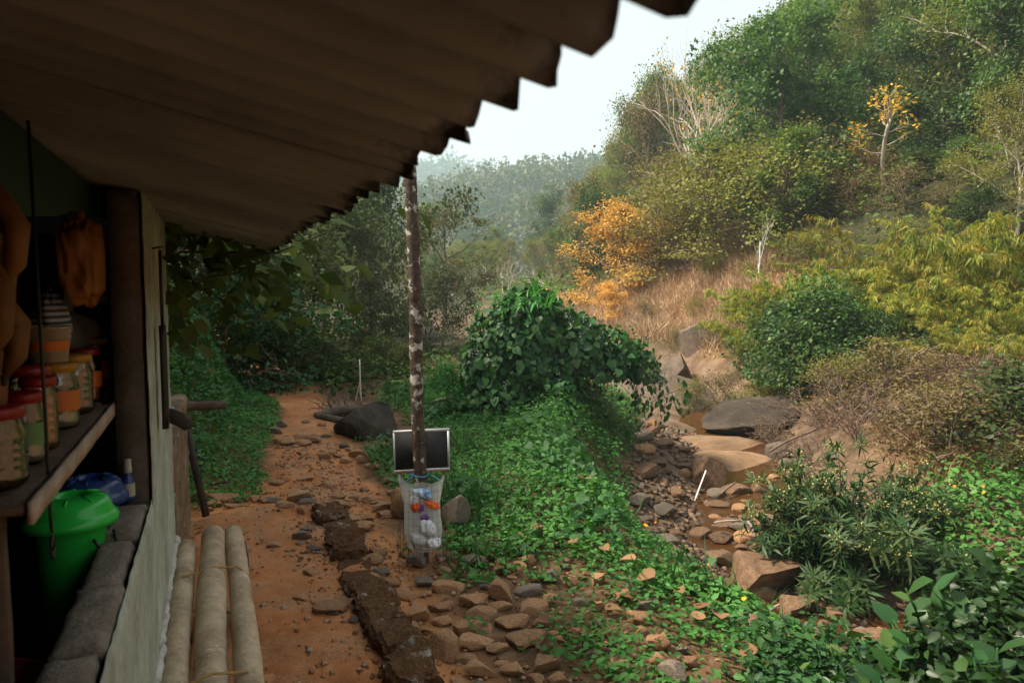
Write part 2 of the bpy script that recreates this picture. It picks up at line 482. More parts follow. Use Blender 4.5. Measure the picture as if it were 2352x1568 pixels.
# hut
M['plaster'] = rock_mat('lime_plaster_stained', [(.19,.175,.130),(.36,.38,.31),(.50,.54,.47)], 3.2, .9, .35, ((.50,.51,.45), 14, .66), vary=.02)
M['plaster_dirty'] = rock_mat('mud_stained_plaster', [(.075,.045,.028),(.18,.115,.07),(.28,.21,.15)], 5, .9, .5, ((.32,.29,.24), 11, .63), vary=.02)
M['lime'] = rock_mat('flaking_limewash', [(.28,.23,.17),(.55,.52,.46),(.68,.66,.62)], 12, .9, .6, vary=.02)
M['block'] = rock_mat('laterite_block', [(.13,.10,.076),(.26,.215,.17),(.38,.33,.275)], 11, .95, .8, vary=.12)
M['pier'] = rock_mat('pier_concrete', [(.045,.036,.026),(.080,.066,.050),(.115,.10,.078)], 7, .9, .4, vary=.02)
M['inside'] = plain('dark_inside_wall', (.030,.024,.019), .9, 4, (.015,.012,.010))  # even dark brown for the inside of the hut

# corrugated cement sheet: brownish, with black mould spreading in from the eave
def roof_mat():
    m, n, l, p = nmat('asbestos_sheet')
    t = noise(n, l, 2.2, 7, .62, off=False); t2 = noise(n, l, 40, 5, .7, off=False)
    r = ramp(n, [(.135,.134,.125),(.215,.215,.20),(.28,.28,.265)], [.3,.5,.7]); l.new(t.outputs['Fac'], r.inputs[0])
    tc = n.new('ShaderNodeTexCoord'); sx = n.new('ShaderNodeSeparateXYZ'); l.new(tc.outputs['Object'], sx.inputs[0])
    t3 = noise(n, l, 9, 5, .65, off=False)
    ma = n.new('ShaderNodeMath'); ma.operation = 'MULTIPLY_ADD'; ma.inputs[1].default_value = 0.22
    l.new(t3.outputs['Fac'], ma.inputs[0]); l.new(sx.outputs['X'], ma.inputs[2])
    rr = ramp(n, [(0,0,0),(1,1,1)], [.5,.56]); rr.color_ramp.elements[0].position = .355; rr.color_ramp.elements[1].position = .40
    l.new(ma.outputs[0], rr.inputs[0])
    mx = n.new('ShaderNodeMixRGB'); l.new(rr.outputs[0], mx.inputs[0]); l.new(r.outputs[0], mx.inputs[1]); mx.inputs[2].default_value = (.018,.014,.011,1)
    l.new(mx.outputs[0], p.inputs['Base Color']); p.inputs['Roughness'].default_value = .95; p.inputs['Specular IOR Level'].default_value = .1
    bump(n, l, t2.outputs['Fac'], p, .25, .004)
    return m
M['roof'] = roof_mat()
M['wood'] = rock_mat('weathered_wood', [(.060,.038,.025),(.12,.080,.055),(.20,.15,.11)], 7, .85, .4)
M['wood_shelf'] = rock_mat('pale_shelf_wood', [(.20,.14,.10),(.31,.24,.19),(.40,.33,.27)], 9, .6, .2)
M['dark_wood'] = rock_mat('dark_wood', [(.022,.015,.011),(.040,.027,.020),(.065,.045,.034)], 9, .6, .3)
M['log'] = rock_mat('debarked_log', [(.20,.135,.082),(.42,.315,.21),(.54,.43,.305)], 5, .8, .5, ((.70,.66,.58), 7, .64), vary=.08)
M['pole'] = rock_mat('areca_pole', [(.026,.017,.012),(.070,.048,.034),(.13,.095,.070)], 16, .9, .7, ((.44,.41,.36), 15, .553), vary=.02)
M['rope'] = plain('coir_rope', (.42,.26,.07), .8, 60, (.26,.15,.05))
M['wire'] = plain('rusty_wire', (.055,.042,.030), .6, 30, (.06,.04,.03), metal=.4)
M['slate'] = plain('slate_board', (.018,.020,.021), .75, 20, (.028,.030,.031))
M['alu'] = plain('aluminium_frame', (.62,.62,.62), .45, 30, (.50,.50,.50), metal=.2)
M['red_paint'] = plain('red_plastic_edge', (.42,.03,.025), .5)
M['green_plastic'] = plain('green_plastic', (.025,.46,.060), .2)
M['blue_plastic'] = plain('navy_plastic', (.018,.045,.16), .18)
M['red_plastic'] = plain('red_plastic', (.22,.008,.010), .35)
M['yellow_plastic'] = plain('yellow_plastic', (.36,.18,.015), .4)
M['black_metal'] = plain('black_metal', (.012,.011,.010), .45)
M['label_orange'] = plain('orange_label', (.50,.13,.02), .5)
M['label_green'] = plain('green_label', (.10,.20,.07), .5)
M['label_white'] = plain('white_label', (.32,.30,.25), .5)
M['snack'] = plain('brown_snacks', (.14,.065,.025), .7, 60, (.06,.028,.012))
M['snack_orange'] = plain('orange_snacks', (.50,.15,.03), .7, 70, (.34,.09,.02))
M['snack_pale'] = plain('pale_sweets', (.40,.36,.24), .7, 60, (.26,.22,.14))
M['plantain'] = plain('ripe_plantain', (.17,.075,.014), .55, 12, (.09,.036,.008))
M['plantain_tip'] = plain('plantain_tip', (.025,.016,.010), .7)
M['tarp_green'] = plain('green_tarpaulin', (.006,.035,.022), .6, 8, (.004,.022,.014))
M['orange_bag'] = plain('orange_plastic_bag', (.25,.10,.012), .5, 6, (.18,.06,.008))
M['white_bag'] = plain('white_plastic_bag', (.52,.52,.50), .4, 6, (.40,.40,.40))
M['cyan'] = plain('turquoise_plastic', (.06,.42,.50), .4)
M['blue_rope'] = plain('blue_rope', (.04,.20,.34), .6)
M['paper_orange'] = plain('orange_wrapper', (.80,.17,.015), .35, 25, (.70,.07,.02))
M['paper_purple'] = plain('purple_wrapper', (.13,.03,.28), .3, 30, (.28,.12,.42))
M['paper_blue'] = plain('blue_cap_wrapper', (.05,.30,.62), .35, 18, (.75,.80,.84))
M['paper_white'] = plain('white_wrapper', (.74,.76,.78), .35, 14, (.58,.60,.64))

def cloth_striped():
    m, n, l, p = nmat('striped_cloth')
    w = n.new('ShaderNodeTexWave'); w.inputs['Scale'].default_value = 18; w.bands_direction = 'Z'
    tc = n.new('ShaderNodeTexCoord'); l.new(tc.outputs['Object'], w.inputs['Vector'])
    r = ramp(n, [(.03,.05,.11),(.32,.34,.36)], [.4,.6]); l.new(w.outputs['Fac'], r.inputs[0]); l.new(r.outputs[0], p.inputs['Base Color'])
    p.inputs['Roughness'].default_value = .9
    return m
M['striped'] = cloth_striped()

def clear_mat(name, c, alpha, rough=.15):
    m, n, l, p = nmat(name)
    p.inputs['Base Color'].default_value = (*c, 1); p.inputs['Roughness'].default_value = rough
    p.inputs['Specular IOR Level'].default_value = .6
    tr = n.new('ShaderNodeBsdfTransparent'); mx = n.new('ShaderNodeMixShader')
    fr = n.new('ShaderNodeFresnel'); fr.inputs[0].default_value = 1.45
    ad = n.new('ShaderNodeMath'); ad.operation = 'ADD'; ad.use_clamp = True; ad.inputs[1].default_value = alpha
    l.new(fr.outputs[0], ad.inputs[0]); l.new(ad.outputs[0], mx.inputs[0]); l.new(tr.outputs[0], mx.inputs[1]); l.new(p.outputs[0], mx.inputs[2])
    l.new(mx.outputs[0], n['Material Output'].inputs[0])
    return m
def jar_mat():
    m, n, l, p = nmat('clear_plastic_jar'); n.remove(p)
    gl = n.new('ShaderNodeBsdfGlossy'); gl.inputs['Color'].default_value = (.92,.95,.93,1); gl.inputs['Roughness'].default_value = .06
    tr = n.new('ShaderNodeBsdfTransparent'); tr.inputs[0].default_value = (.86,.88,.85,1); mx = n.new('ShaderNodeMixShader')
    fr = n.new('ShaderNodeFresnel'); fr.inputs[0].default_value = 1.6
    ma = n.new('ShaderNodeMath'); ma.operation = 'MULTIPLY_ADD'; ma.use_clamp = True; ma.inputs[1].default_value = 1.5; ma.inputs[2].default_value = .04
    l.new(fr.outputs[0], ma.inputs[0]); l.new(ma.outputs[0], mx.inputs[0]); l.new(tr.outputs[0], mx.inputs[1]); l.new(gl.outputs[0], mx.inputs[2]); l.new(mx.outputs[0], n['Material Output'].inputs[0])
    return m
M['jar'] = jar_mat()
M['jar_cup'] = clear_mat('cloudy_plastic_cup', (.55,.48,.38), .40, .35)

def bag_mat():
    m, n, l, p = nmat('thin_white_polythene')
    p.inputs['Base Color'].default_value = (.78,.79,.78,1); p.inputs['Roughness'].default_value = .3
    t = noise(n, l, 22, 5, .6); bump(n, l, t.outputs['Fac'], p, .7, .02)
    tl = n.new('ShaderNodeBsdfTranslucent'); tl.inputs[0].default_value = (.80,.81,.80,1)
    a = n.new('ShaderNodeMixShader'); a.inputs[0].default_value = .5; l.new(p.outputs[0], a.inputs[1]); l.new(tl.outputs[0], a.inputs[2])
    tr = n.new('ShaderNodeBsdfTransparent'); b = n.new('ShaderNodeMixShader'); b.inputs[0].default_value = .46
    l.new(tr.outputs[0], b.inputs[1]); l.new(a.outputs[0], b.inputs[2]); l.new(b.outputs[0], n['Material Output'].inputs[0])
    return m
M['bag'] = bag_mat()

def water_mat():
    m, n, l, p = nmat('tea_brown_water')
    p.inputs['Base Color'].default_value = (.060,.026,.010,1); p.inputs['Roughness'].default_value = .06
    p.inputs['Specular IOR Level'].default_value = .5
    t = noise(n, l, 5, 3, .5, off=False); bump(n, l, t.outputs['Fac'], p, .12, .02)
    return m
M['water'] = water_mat()

def ground_mat():
    m, n, l, p = nmat('ground_soil_rock_litter')
    def attr(k):
        a = n.new('ShaderNodeAttribute'); a.attribute_name = k; return a.outputs['Fac']
    def nz(s, d=6, r=.65): return noise(n, l, s, d, r, off=False).outputs['Fac']
    def rp(src, cols, pos): 
        r = ramp(n, cols, pos); l.new(src, r.inputs[0]); return r.outputs[0]
    def mix(f, a, b, t='MIX'):
        x = n.new('ShaderNodeMixRGB'); x.blend_type = t
        if isinstance(f, float): x.inputs[0].default_value = f
        else: l.new(f, x.inputs[0])
        l.new(a, x.inputs[1]); l.new(b, x.inputs[2]); return x.outputs[0]
    n1, n2, n3 = nz(1.3), nz(11), nz(70, 4, .7)
    litter = rp(n2, [(.055,.030,.016),(.12,.068,.036),(.19,.12,.068)], [.3,.5,.72])
    soil = rp(n1, [(.24,.096,.035),(.39,.170,.064),(.47,.23,.10)], [.32,.5,.68])
    soil = mix(.35, soil, n3, 'OVERLAY')
    dry = rp(n2, [(.16,.090,.042),(.29,.17,.085),(.38,.25,.13)], [.3,.5,.7])
    rock = rp(nz(2.5), [(.060,.038,.024),(.13,.085,.056),(.21,.15,.10)], [.3,.5,.7])
    rock = mix(.4, rock, n3, 'OVERLAY')
    forest = rp(n2, [(.020,.022,.010),(.040,.040,.018),(.075,.060,.030)], [.3,.5,.72])
    c = mix(attr('w_forest'), litter, forest)
    c = mix(attr('w_dry'), c, dry); c = mix(attr('w_rock'), c, rock); c = mix(attr('w_soil'), c, soil)
    l.new(c, p.inputs['Base Color']); p.inputs['Roughness'].default_value = .95; p.inputs['Specular IOR Level'].default_value = .15
    ad = n.new('ShaderNodeMath'); ad.operation = 'MULTIPLY_ADD'; ad.inputs[1].default_value = .4
    l.new(n3, ad.inputs[0]); l.new(n2, ad.inputs[2]); bump(n, l, ad.outputs[0], p, .5, .025)
    return m
M['ground'] = ground_mat()

def path_mat():
    m, n, l, p = nmat('red_laterite_soil')
    def nz(s, d=6, r=.65): return noise(n, l, s, d, r, off=False).outputs['Fac']
    n1, n2, n3 = nz(1.6), nz(14), nz(95, 4, .75)
    r = ramp(n, [(.23,.086,.031),(.39,.152,.057),(.47,.21,.092)], [.32,.5,.68]); l.new(n1, r.inputs[0])
    g = ramp(n, [(.16,.072,.034),(.33,.160,.075),(.48,.29,.165)], [.35,.5,.66]); l.new(n3, g.inputs[0])
    f = ramp(n, [(0,0,0),(1,1,1)], [.42,.62]); l.new(nz(2.4, 5), f.inputs[0])
    mx = n.new('ShaderNodeMixRGB'); l.new(f.outputs[0], mx.inputs[0]); l.new(r.outputs[0], mx.inputs[1]); l.new(g.outputs[0], mx.inputs[2])
    ov = n.new('ShaderNodeMixRGB'); ov.blend_type = 'OVERLAY'; ov.inputs[0].default_value = .35; l.new(mx.outputs[0], ov.inputs[1]); l.new(n2, ov.inputs[2])
    l.new(ov.outputs[0], p.inputs['Base Color']); p.inputs['Roughness'].default_value = .95; p.inputs['Specular IOR Level'].default_value = .12
    ad = n.new('ShaderNodeMath'); ad.operation = 'MULTIPLY_ADD'; ad.inputs[1].default_value = .6
    l.new(n3, ad.inputs[0]); l.new(n2, ad.inputs[2]); bump(n, l, ad.outputs[0], p, .55, .015)
    return m
M['path'] = path_mat()
def moss_mat():
    m, n, l, p = nmat('mossy_kerb')
    t = noise(n, l, 6, 7, .65); t2 = noise(n, l, 60, 5, .7); t3 = noise(n, l, 9, 6, .7)
    r = ramp(n, [(.042,.021,.011),(.088,.044,.021),(.14,.078,.040)], [.3,.5,.7]); l.new(t2.outputs['Fac'], r.inputs[0])
    g = ramp(n, [(.16,.13,.105),(.34,.31,.27)], [.4,.65]); l.new(t2.outputs['Fac'], g.inputs[0])
    f = ramp(n, [(0,0,0),(1,1,1)], [.565,.63]); l.new(t3.outputs['Fac'], f.inputs[0])
    mx = n.new('ShaderNodeMixRGB'); l.new(f.outputs[0], mx.inputs[0]); l.new(r.outputs[0], mx.inputs[1]); l.new(g.outputs[0], mx.inputs[2])
    l.new(mx.outputs[0], p.inputs['Base Color']); p.inputs['Roughness'].default_value = 1; p.inputs['Specular IOR Level'].default_value = .1
    ad = n.new('ShaderNodeMath'); ad.operation = 'MULTIPLY_ADD'; ad.inputs[1].default_value = .6
    l.new(t2.outputs['Fac'], ad.inputs[0]); l.new(t.outputs['Fac'], ad.inputs[2]); bump(n, l, ad.outputs[0], p, .8, .02)
    return m
M['moss'] = moss_mat()

# ================================================================== STRUCTURE: ground, path, stream, far hills
def grow(start, step, near, ratio, end):
    out = [start]
    s = step
    while out[-1] < end:
        if out[-1] > near: s *= ratio
        out.append(out[-1] + s)
    return out
ys = np.array(sorted(set([-v for v in grow(0, .3, 3, 1.25, 60)][1:] + grow(0, .085, 9, 1.032, 700))))
xs_ = np.array(sorted(set([-v for v in grow(0, .09, 4.5, 1.06, 420)][1:] + grow(0, .085, 6, 1.04, 420))))
X, Y = np.meshgrid(xs_, ys)
Z = terrain(X, Y)

def grid_faces(ny, nx):
    i = np.arange(ny - 1)[:, None] * nx; j = np.arange(nx - 1)[None]
    A, Bq, C, D = i + j, i + j + 1, i + nx + j + 1, i + nx + j
    return np.concatenate([np.stack([A, Bq, C], -1).reshape(-1, 3), np.stack([A, C, D], -1).reshape(-1, 3)])

def path_mask(x, y):
    lx, ly = x * BX[0] + y * BX[1], x * BY[0] + y * BY[1]
    wob = .10 * vnoise(x * 3, y * 3, 40) + .16 * vnoise(x * 1.1, y * 1.1, 41)
    return 1 - sst(-.04, .10, np.abs(lx - path_c(ly)) - path_w(ly) + wob)

LX, LY = X * BX[0] + Y * BX[1], X * BY[0] + Y * BY[1]
dst = X - stream_x(Y)
w_soil = np.maximum(path_mask(X, Y), sst(1.25, .9, LX + .25 * vnoise(X * 2, Y * 2, 8)) * sst(6.5, 5.6, LY) * sst(-.4, -.2, LX) * sst(-3, 1, LY) * .95)
w_soil = np.maximum(w_soil, .0 * sst(.5, .8, vnoise(X * .9, Y * .9, 77) + .5) * sst(2.2, 1.6, X) * sst(4.2, 3.2, Y))
w_rock = sst(-1.5, -1.2, dst) * sst(1.9, 1.2, dst) * sst(40, 25, Y)
w_rock = np.maximum(w_rock, sst(5.4, 6.0, X) * sst(9, 8, X) * sst(9.5, 11, Y) * sst(15, 13.5, Y) * .5)
w_dry = sst(9.5, 12, Y) * sst(34, 28, Y) * sst(.3, 1.4, X - np.minimum(hill_foot(Y), 4.5) + 1.5) * sst(.46, .38, X / np.maximum(Y, 1))
w_dry = w_dry * (1 - .75 * sst(4.2, 5.5, X) * sst(14.5, 12.5, Y)); w_dry = np.maximum(w_dry, .15 * sst(1.4, 2.0, dst) * sst(16, 12, Y) * sst(4, 7, Y) * .6)
w_forest = np.clip(sst(14, 17, Y) + sst(-2.6, -3.4, X) * sst(6, 9, Y) + sst(.40, .50, X / np.maximum(Y, 1)) * sst(12, 14, Y), 0, 1)
mb = MB()
mb.add(np.stack([X, Y, Z], -1).reshape(-1, 3), grid_faces(*X.shape))
gme = mb.mesh('ground', M['ground'], True)
for nme, w in (('w_soil', w_soil), ('w_rock', w_rock), ('w_dry', w_dry), ('w_forest', w_forest)):
    a_ = gme.attributes.new(nme, 'FLOAT', 'POINT'); a_.data.foreach_set('value', w.ravel().astype(np.float32))
tag(link('ground', gme), kind='structure')

# the path, a ragged sheet of trodden red soil just above the ground
pl = np.arange(-3, 11.4, .05); pw = np.arange(-.80, .801, .05)
PL, PW = np.meshgrid(pl, pw, indexing='ij')
PLX = path_c(PL) + PW
PX, PY = PLX * BX[0] + PL * BY[0], PLX * BX[1] + PL * BY[1]
pm = path_mask(PX, PY)
PZ = terrain(PX, PY) + .006 + .012 * fbm(PX * 5, PY * 5, 12, 3) - .03 * (1 - pm)
F = grid_faces(*PX.shape)
keep = (pm.ravel()[F].min(1) > .05) & (PLX.ravel()[F].min(1) > -.17)
keep &= ~((PL.ravel()[F].mean(1) < 5.6) & (PLX.ravel()[F].min(1) > .80))
mb = MB(); mb.add(np.stack([PX, PY, PZ], -1).reshape(-1, 3), F[keep])
tag(mb.obj('path', M['path'], None, True), kind='structure')

# the stream: a ribbon of brown water that the stones break into pools
sy = np.arange(1.5, 24, .15); sw = np.linspace(-1.0, 1.0, 15)
SY, SW = np.meshgrid(sy, sw, indexing='ij')
SX = stream_x(SY) + SW * .95
SZ = stream_z(SY) + .03
SZ = SZ + .02 * vnoise(SY * .8, 0 * SY, 4)
mb = MB(); mb.add(np.stack([SX, SY, np.repeat(SZ[:, :1], SX.shape[1], 1)], -1).reshape(-1, 3), grid_faces(*SX.shape))
tag(mb.obj('stream_water', M['water'], None, True), kind='structure')

# far wooded ridges that close the valley
def ridge(name, y0, depth, prof, seed, x0, x1):
    gx = np.linspace(x0, x1, 110); gy = np.linspace(0, 1, 26)
    GX, GY = np.meshgrid(gx, gy, indexing='ij')
    top = np.interp(GX, [p[0] for p in prof], [p[1] for p in prof])
    s = np.sin(np.clip(GY * 1.25, 0, 1.25) / 1.25 * np.pi * .62) / np.sin(np.pi * .5)
    GZ = 2.5 + (top - 2.5) * np.clip(s, 0, 1) * (1 + .12 * fbm(GX * .03, GY * 4, seed, 3))
    GYw = y0 + GY * depth
    m_ = MB(); m_.add(np.stack([GX, GYw, GZ], -1).reshape(-1, 3), grid_faces(*GX.shape))
    o = tag(m_.obj(name, M['forest_floor'], None, True), kind='structure')
    return GX, GYw, GZ
M['forest_floor'] = plain('forest_floor', (.045,.055,.022), .95, .2, (.06,.05,.025))
def canopy(name, G, n, size, nl, seed, lsz, depth_fade=.6):
    """the woods of a ridge, read as one mass: leaf clumps over its whole face"""
    g = np.random.default_rng(seed)
    GX, GY, GZ = G
    nx, ny = GX.shape
    u = g.random(n) * (nx - 1.01); v = g.random(n) ** .9 * (ny - 1.01) * depth_fade
    i, j = u.astype(int), v.astype(int); fu, fv = u - i, v - j
    def bl(A): return A[i, j] * (1 - fu) * (1 - fv) + A[i + 1, j] * fu * (1 - fv) + A[i, j + 1] * (1 - fu) * fv + A[i + 1, j + 1] * fu * fv
    C = np.stack([bl(GX), bl(GY), bl(GZ)], 1)
    sz = size * (0.5 + g.random(n) * .9)
    C[:, 2] += sz * .45
    off = norm(g.normal(size=(n, nl, 3))) * (g.random((n, nl, 1)) ** .35)
    off[:, :, 2] = np.abs(off[:, :, 2]) * 1.0 - .15
    P = C[:, None] + off * sz[:, None, None] * np.array((.62, .62, .75))
    t = np.clip(np.repeat(g.random(n)[:, None], nl, 1) * .8 + g.random((n, nl)) * .3 - .05, 0, 1)
    ax = norm(off + g.normal(size=off.shape) * .6); nr = norm(off + g.normal(size=off.shape) * .5 + np.array((0, 0, .5)))
    m_ = MB(); leaves(m_, LEAF4, P.reshape(-1, 3), ax.reshape(-1, 3), nr.reshape(-1, 3), lsz * (.6 + .8 * g.random(n * nl)), t.ravel())
    return tag(m_.obj(name, M['far_leaf']), kind='stuff')
# skyline read off the photograph: (x, height) at each ridge's own distance
def sky_prof(y, pts): return [tuple(at(px, py, y)[[0, 2]]) for px, py in pts]
pr1 = sky_prof(230, [(200,560),(700,560),(860,520),(960,480),(1060,440),(1160,412),(1270,400),(1360,388),(1420,390),(1600,360),(1900,250),(2400,200)])
pr2 = sky_prof(500, [(-200,520),(500,440),(800,405),(880,390),(960,378),(1040,382),(1100,408),(1150,425),(1250,460),(1500,490),(2400,500)])
r1 = ridge('near_wooded_ridge', 130, 160, pr1, 3, -180, 220)
r2 = ridge('far_wooded_ridge', 390, 180, pr2, 8, -400, 400)
canopy('ridge_forest', r1, 3000, 6.5, 44, 5, 1.25)
canopy('distant_ridge_forest', r2, 2600, 12, 30, 6, 2.9)

# ================================================================== THE HUT (a roadside stall), local axes: x out from the wall, y along it
hut = empty('shop_hut', (0, 0, 0), BA, 'low roadside stall hut with corrugated sheet roof and grey plastered wall', 'hut')

def roof_sheet(y0, y1, dz, seed):
    pitch, amp = .094, .0215
    yy = np.arange(y0, y1 + 1e-6, pitch / 10)
    xx = np.concatenate([np.linspace(-2.6, .14, 24), np.linspace(.15, .29, 10)])
    GX, GY = np.meshgrid(xx, yy, indexing='ij')
    e = sst(.10, .29, GX)
    ph = GY / pitch * 2 * np.pi
    prof = np.cos(ph) + .10 * np.cos(3 * ph)
    GZ = 1.79 + (.29 - GX) * .2235 + amp * prof + dz + .004 * vnoise(GX * 2, GY * 2, seed)
    jag = .014 * fbm(GY * 42, GY * 0 + seed, 3, 3) + .030 * vnoise(GY * 11, GY * 0, seed + 4)
    GX = GX + e * jag
    nx, ny = GX.shape
    V = np.stack([GX, GY, GZ], -1).reshape(-1, 3)
    V2 = V + np.array((0, 0, .006))
    F = grid_faces(nx, ny); m_ = MB()
    n0 = len(V)
    rim = []
    idx = np.arange(n0).reshape(nx, ny)
    for e_ in (idx[-1, :], idx[0, ::-1], idx[::-1, 0], idx[:, -1]):
        a, b = e_[:-1], e_[1:]
        rim += [np.stack([a, b, b + n0], -1), np.stack([a, b + n0, a + n0], -1)]
    m_.add(np.concatenate([V, V2]), np.concatenate([F[:, ::-1], F + n0] + rim))
    return m_.obj('roof_sheet', M['roof'], hut, True)
for k in range(7):
    y0 = -2.58 + k * .94
    roof_sheet(y0, y0 + .94 + .05, (k % 2) * .008, k)

# laterite blocks that cap the counter wall
for k in range(12):
    y0 = -1.55 + k * .338
    if y0 > 2.5: break
    m_ = MB(); rough_box(m_, (-.298, y0 + .005, .80), (-.205 + .006 * math.sin(k * 2.3), min(y0 + .331, 2.555), .938 + .005 * math.sin(k * 1.7)), .022, .0035, k, bevel=.007)
    m_.obj('block', M['block'], hut, True)
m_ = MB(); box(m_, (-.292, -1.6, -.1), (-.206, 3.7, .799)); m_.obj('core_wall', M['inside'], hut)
def plaster(name, y0, y1, z0, z1, x0, x1, mat, step, amp, seed):
    m_ = MB(); rough_box(m_, (x0, y0, z0), (x1, y1, z1), step, amp, seed); return m_.obj(name, mat, hut, True)
plaster('plaster_coat', -1.6, 2.555, .36, .932, -.2035, -.190, M['plaster'], .035, .0016, 3)
plaster('plaster_coat', 2.558, 3.70, .36, 1.915, -.200, -.190, M['plaster'], .04, .0014, 5)
plaster('pier', 2.561, 3.70, .80, 1.90, -.296, -.2015, M['pier'], .05, .002, 7)
plaster('limewash_band', -1.6, 3.70, .27, .455, -.203, -.172, M['lime'], .022, .008, 11)
plaster('footing', -1.6, 3.70, -.1, .262, -.203, -.186, M['plaster_dirty'], .03, .006, 13)
plaster('low_wall', 3.702, 5.45, -.1, .86, -.30, -.188, M['plaster_dirty'], .03, .010, 17)
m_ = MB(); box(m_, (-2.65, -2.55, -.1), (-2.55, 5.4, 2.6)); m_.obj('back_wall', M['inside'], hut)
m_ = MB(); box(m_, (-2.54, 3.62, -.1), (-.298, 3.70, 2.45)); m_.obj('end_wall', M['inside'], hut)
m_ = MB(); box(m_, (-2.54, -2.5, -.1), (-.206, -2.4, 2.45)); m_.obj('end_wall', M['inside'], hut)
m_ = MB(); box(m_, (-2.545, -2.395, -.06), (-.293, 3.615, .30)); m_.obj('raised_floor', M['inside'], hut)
m_ = MB(); rough_box(m_, (-.290, -1.6, 1.245), (-.262, 1.0, 1.86), .08, .003, 33); m_.obj('shade_panel', M['wood'], hut, True)  # unseen panel added to keep light out of the stall interior
# a shelf on posts just inside the counter
sh = MB(); rough_box(sh, (-.66, 2.551, 1.215), (-.330, 3.60, 1.238), .06, .0015, 25, bevel=.003); rough_box(sh, (-.66, 1.42, 1.215), (-.300, 2.55, 1.238), .06, .0015, 23, bevel=.003); sh = sh.obj('shelf', M['wood'], hut, True)
m_ = MB(); rough_box(m_, (-.299, 1.42, 1.200), (-.286, 2.55, 1.242), .05, .0012, 24, bevel=.002); m_.obj('shelf_edging', M['wood_shelf'], sh, True)
m_ = MB(); rough_box(m_, (-.375, 1.46, .302), (-.340, 1.50, 1.214), .05, .0015, 26, bevel=.003); m_.obj('shelf_post', M['wood'], hut, True)
m_ = MB(); rough_box(m_, (-.42, 3.30, .302), (-.395, 3.33, 1.214), .05, .0015, 27, bevel=.003); m_.obj('shelf_post', M['wood'], hut, True)
# the peg and the beam ends that stick out of the wall
m_ = MB(); tube(m_, [(-.2, 3.30, 1.075), (-.17, 3.29, 1.07), (-.135, 3.27, 1.055), (-.105, 3.25, 1.03), (-.10, 3.25, 1.022)], [.026, .030, .031, .026, .012], 10)
m_.obj('wall_peg', M['dark_wood'], hut, True)
m_ = MB(); tube(m_, [(-.3, 5.30, .80), (-.15, 5.32, .80), (.0, 5.33, .795), (.06, 5.34, .79)], [.030, .032, .030, .026], 9); m_.obj('beam_end', M['wood'], hut, True)
m_ = MB(); tube(m_, [(-.19, 5.50, .62), (-.15, 5.49, .35), (-.10, 5.48, .08), (-.08, 5.48, -.05)], [.020, .024, .026, .026], 8); m_.obj('prop_post', M['dark_wood'], hut, True)

# ---- bench of three tied logs in front of the wall
bench = empty('log_bench', B(-.03, 2.6, 0), BA, 'low bench of three pale debarked logs tied with coir rope', 'bench')
def blog(x, y0, y1, r, seed):
    t = np.linspace(0, 1, 90); q = np.random.default_rng(seed)
    pts = np.stack([x + .006 * np.sin(t * 5 + seed), y0 + (y1 - y0) * t - 2.6, .405 + r * .2 + .006 * np.sin(t * 7 + seed)], 1)
    rad = r * (1 + .04 * np.sin(t * 17 + seed) + .05 * fbm(t * 26, t * 0 + seed, seed, 3) + .05 * np.exp(-((t * 7 + seed * .3) % 1 - .5) ** 2 / .004)); rad[0] *= .9; rad[-1] *= .93
    m_ = MB(); tube(m_, pts, rad, 16); m_.obj('log', M['log'], bench, True)
blog(-.108, 1.1, 3.58, .042, 1); blog(-.004, 1.1, 3.72, .052, 2); blog(.093, 1.1, 3.74, .042, 5)
for ry, dz in ((3.12, 0), (2.23, .004)):
    for q in (0, .006):
        m_ = MB()
        P_ = [(-.158, -.02 + q, .36), (-.152, -.05 + q, .43), (-.11, -.02 + q, .462), (-.055, 0 + q, .462), (-.004, .01 + q, .474), (.045, .015 + q, .464), (.093, .01 + q, .461), (.136, -.01 + q, .425), (.142, -.01 + q, .36)]
        P_ = [(x - 0 * y, y + ry - 2.6, z + dz) for x, y, z in P_]
        tube(m_, P_, .0028, 5); m_.obj('rope', M['rope'], bench, True)
m_ = MB(); rough_box(m_, (.122, .93, -.02), (.150, 1.14, .368), .04, .002, 3, bevel=.004); m_.obj('leg', M['dark_wood'], bench, True)
m_ = MB(); rough_box(m_, (-.13, .93, -.02), (-.10, 1.02, .368), .04, .002, 4, bevel=.004); m_.obj('leg', M['dark_wood'], bench, True)
m_ = MB(); rough_box(m_, (.118, -1.2, -.02), (.146, -1.1, .368), .04, .002, 5, bevel=.004); m_.obj('leg', M['dark_wood'], bench, True)
m_ = MB(); rough_box(m_, (.110, -1.09, .31), (.135, .925, .360), .06, .002, 6, bevel=.004); m_.obj('rail', M['dark_wood'], bench, True)

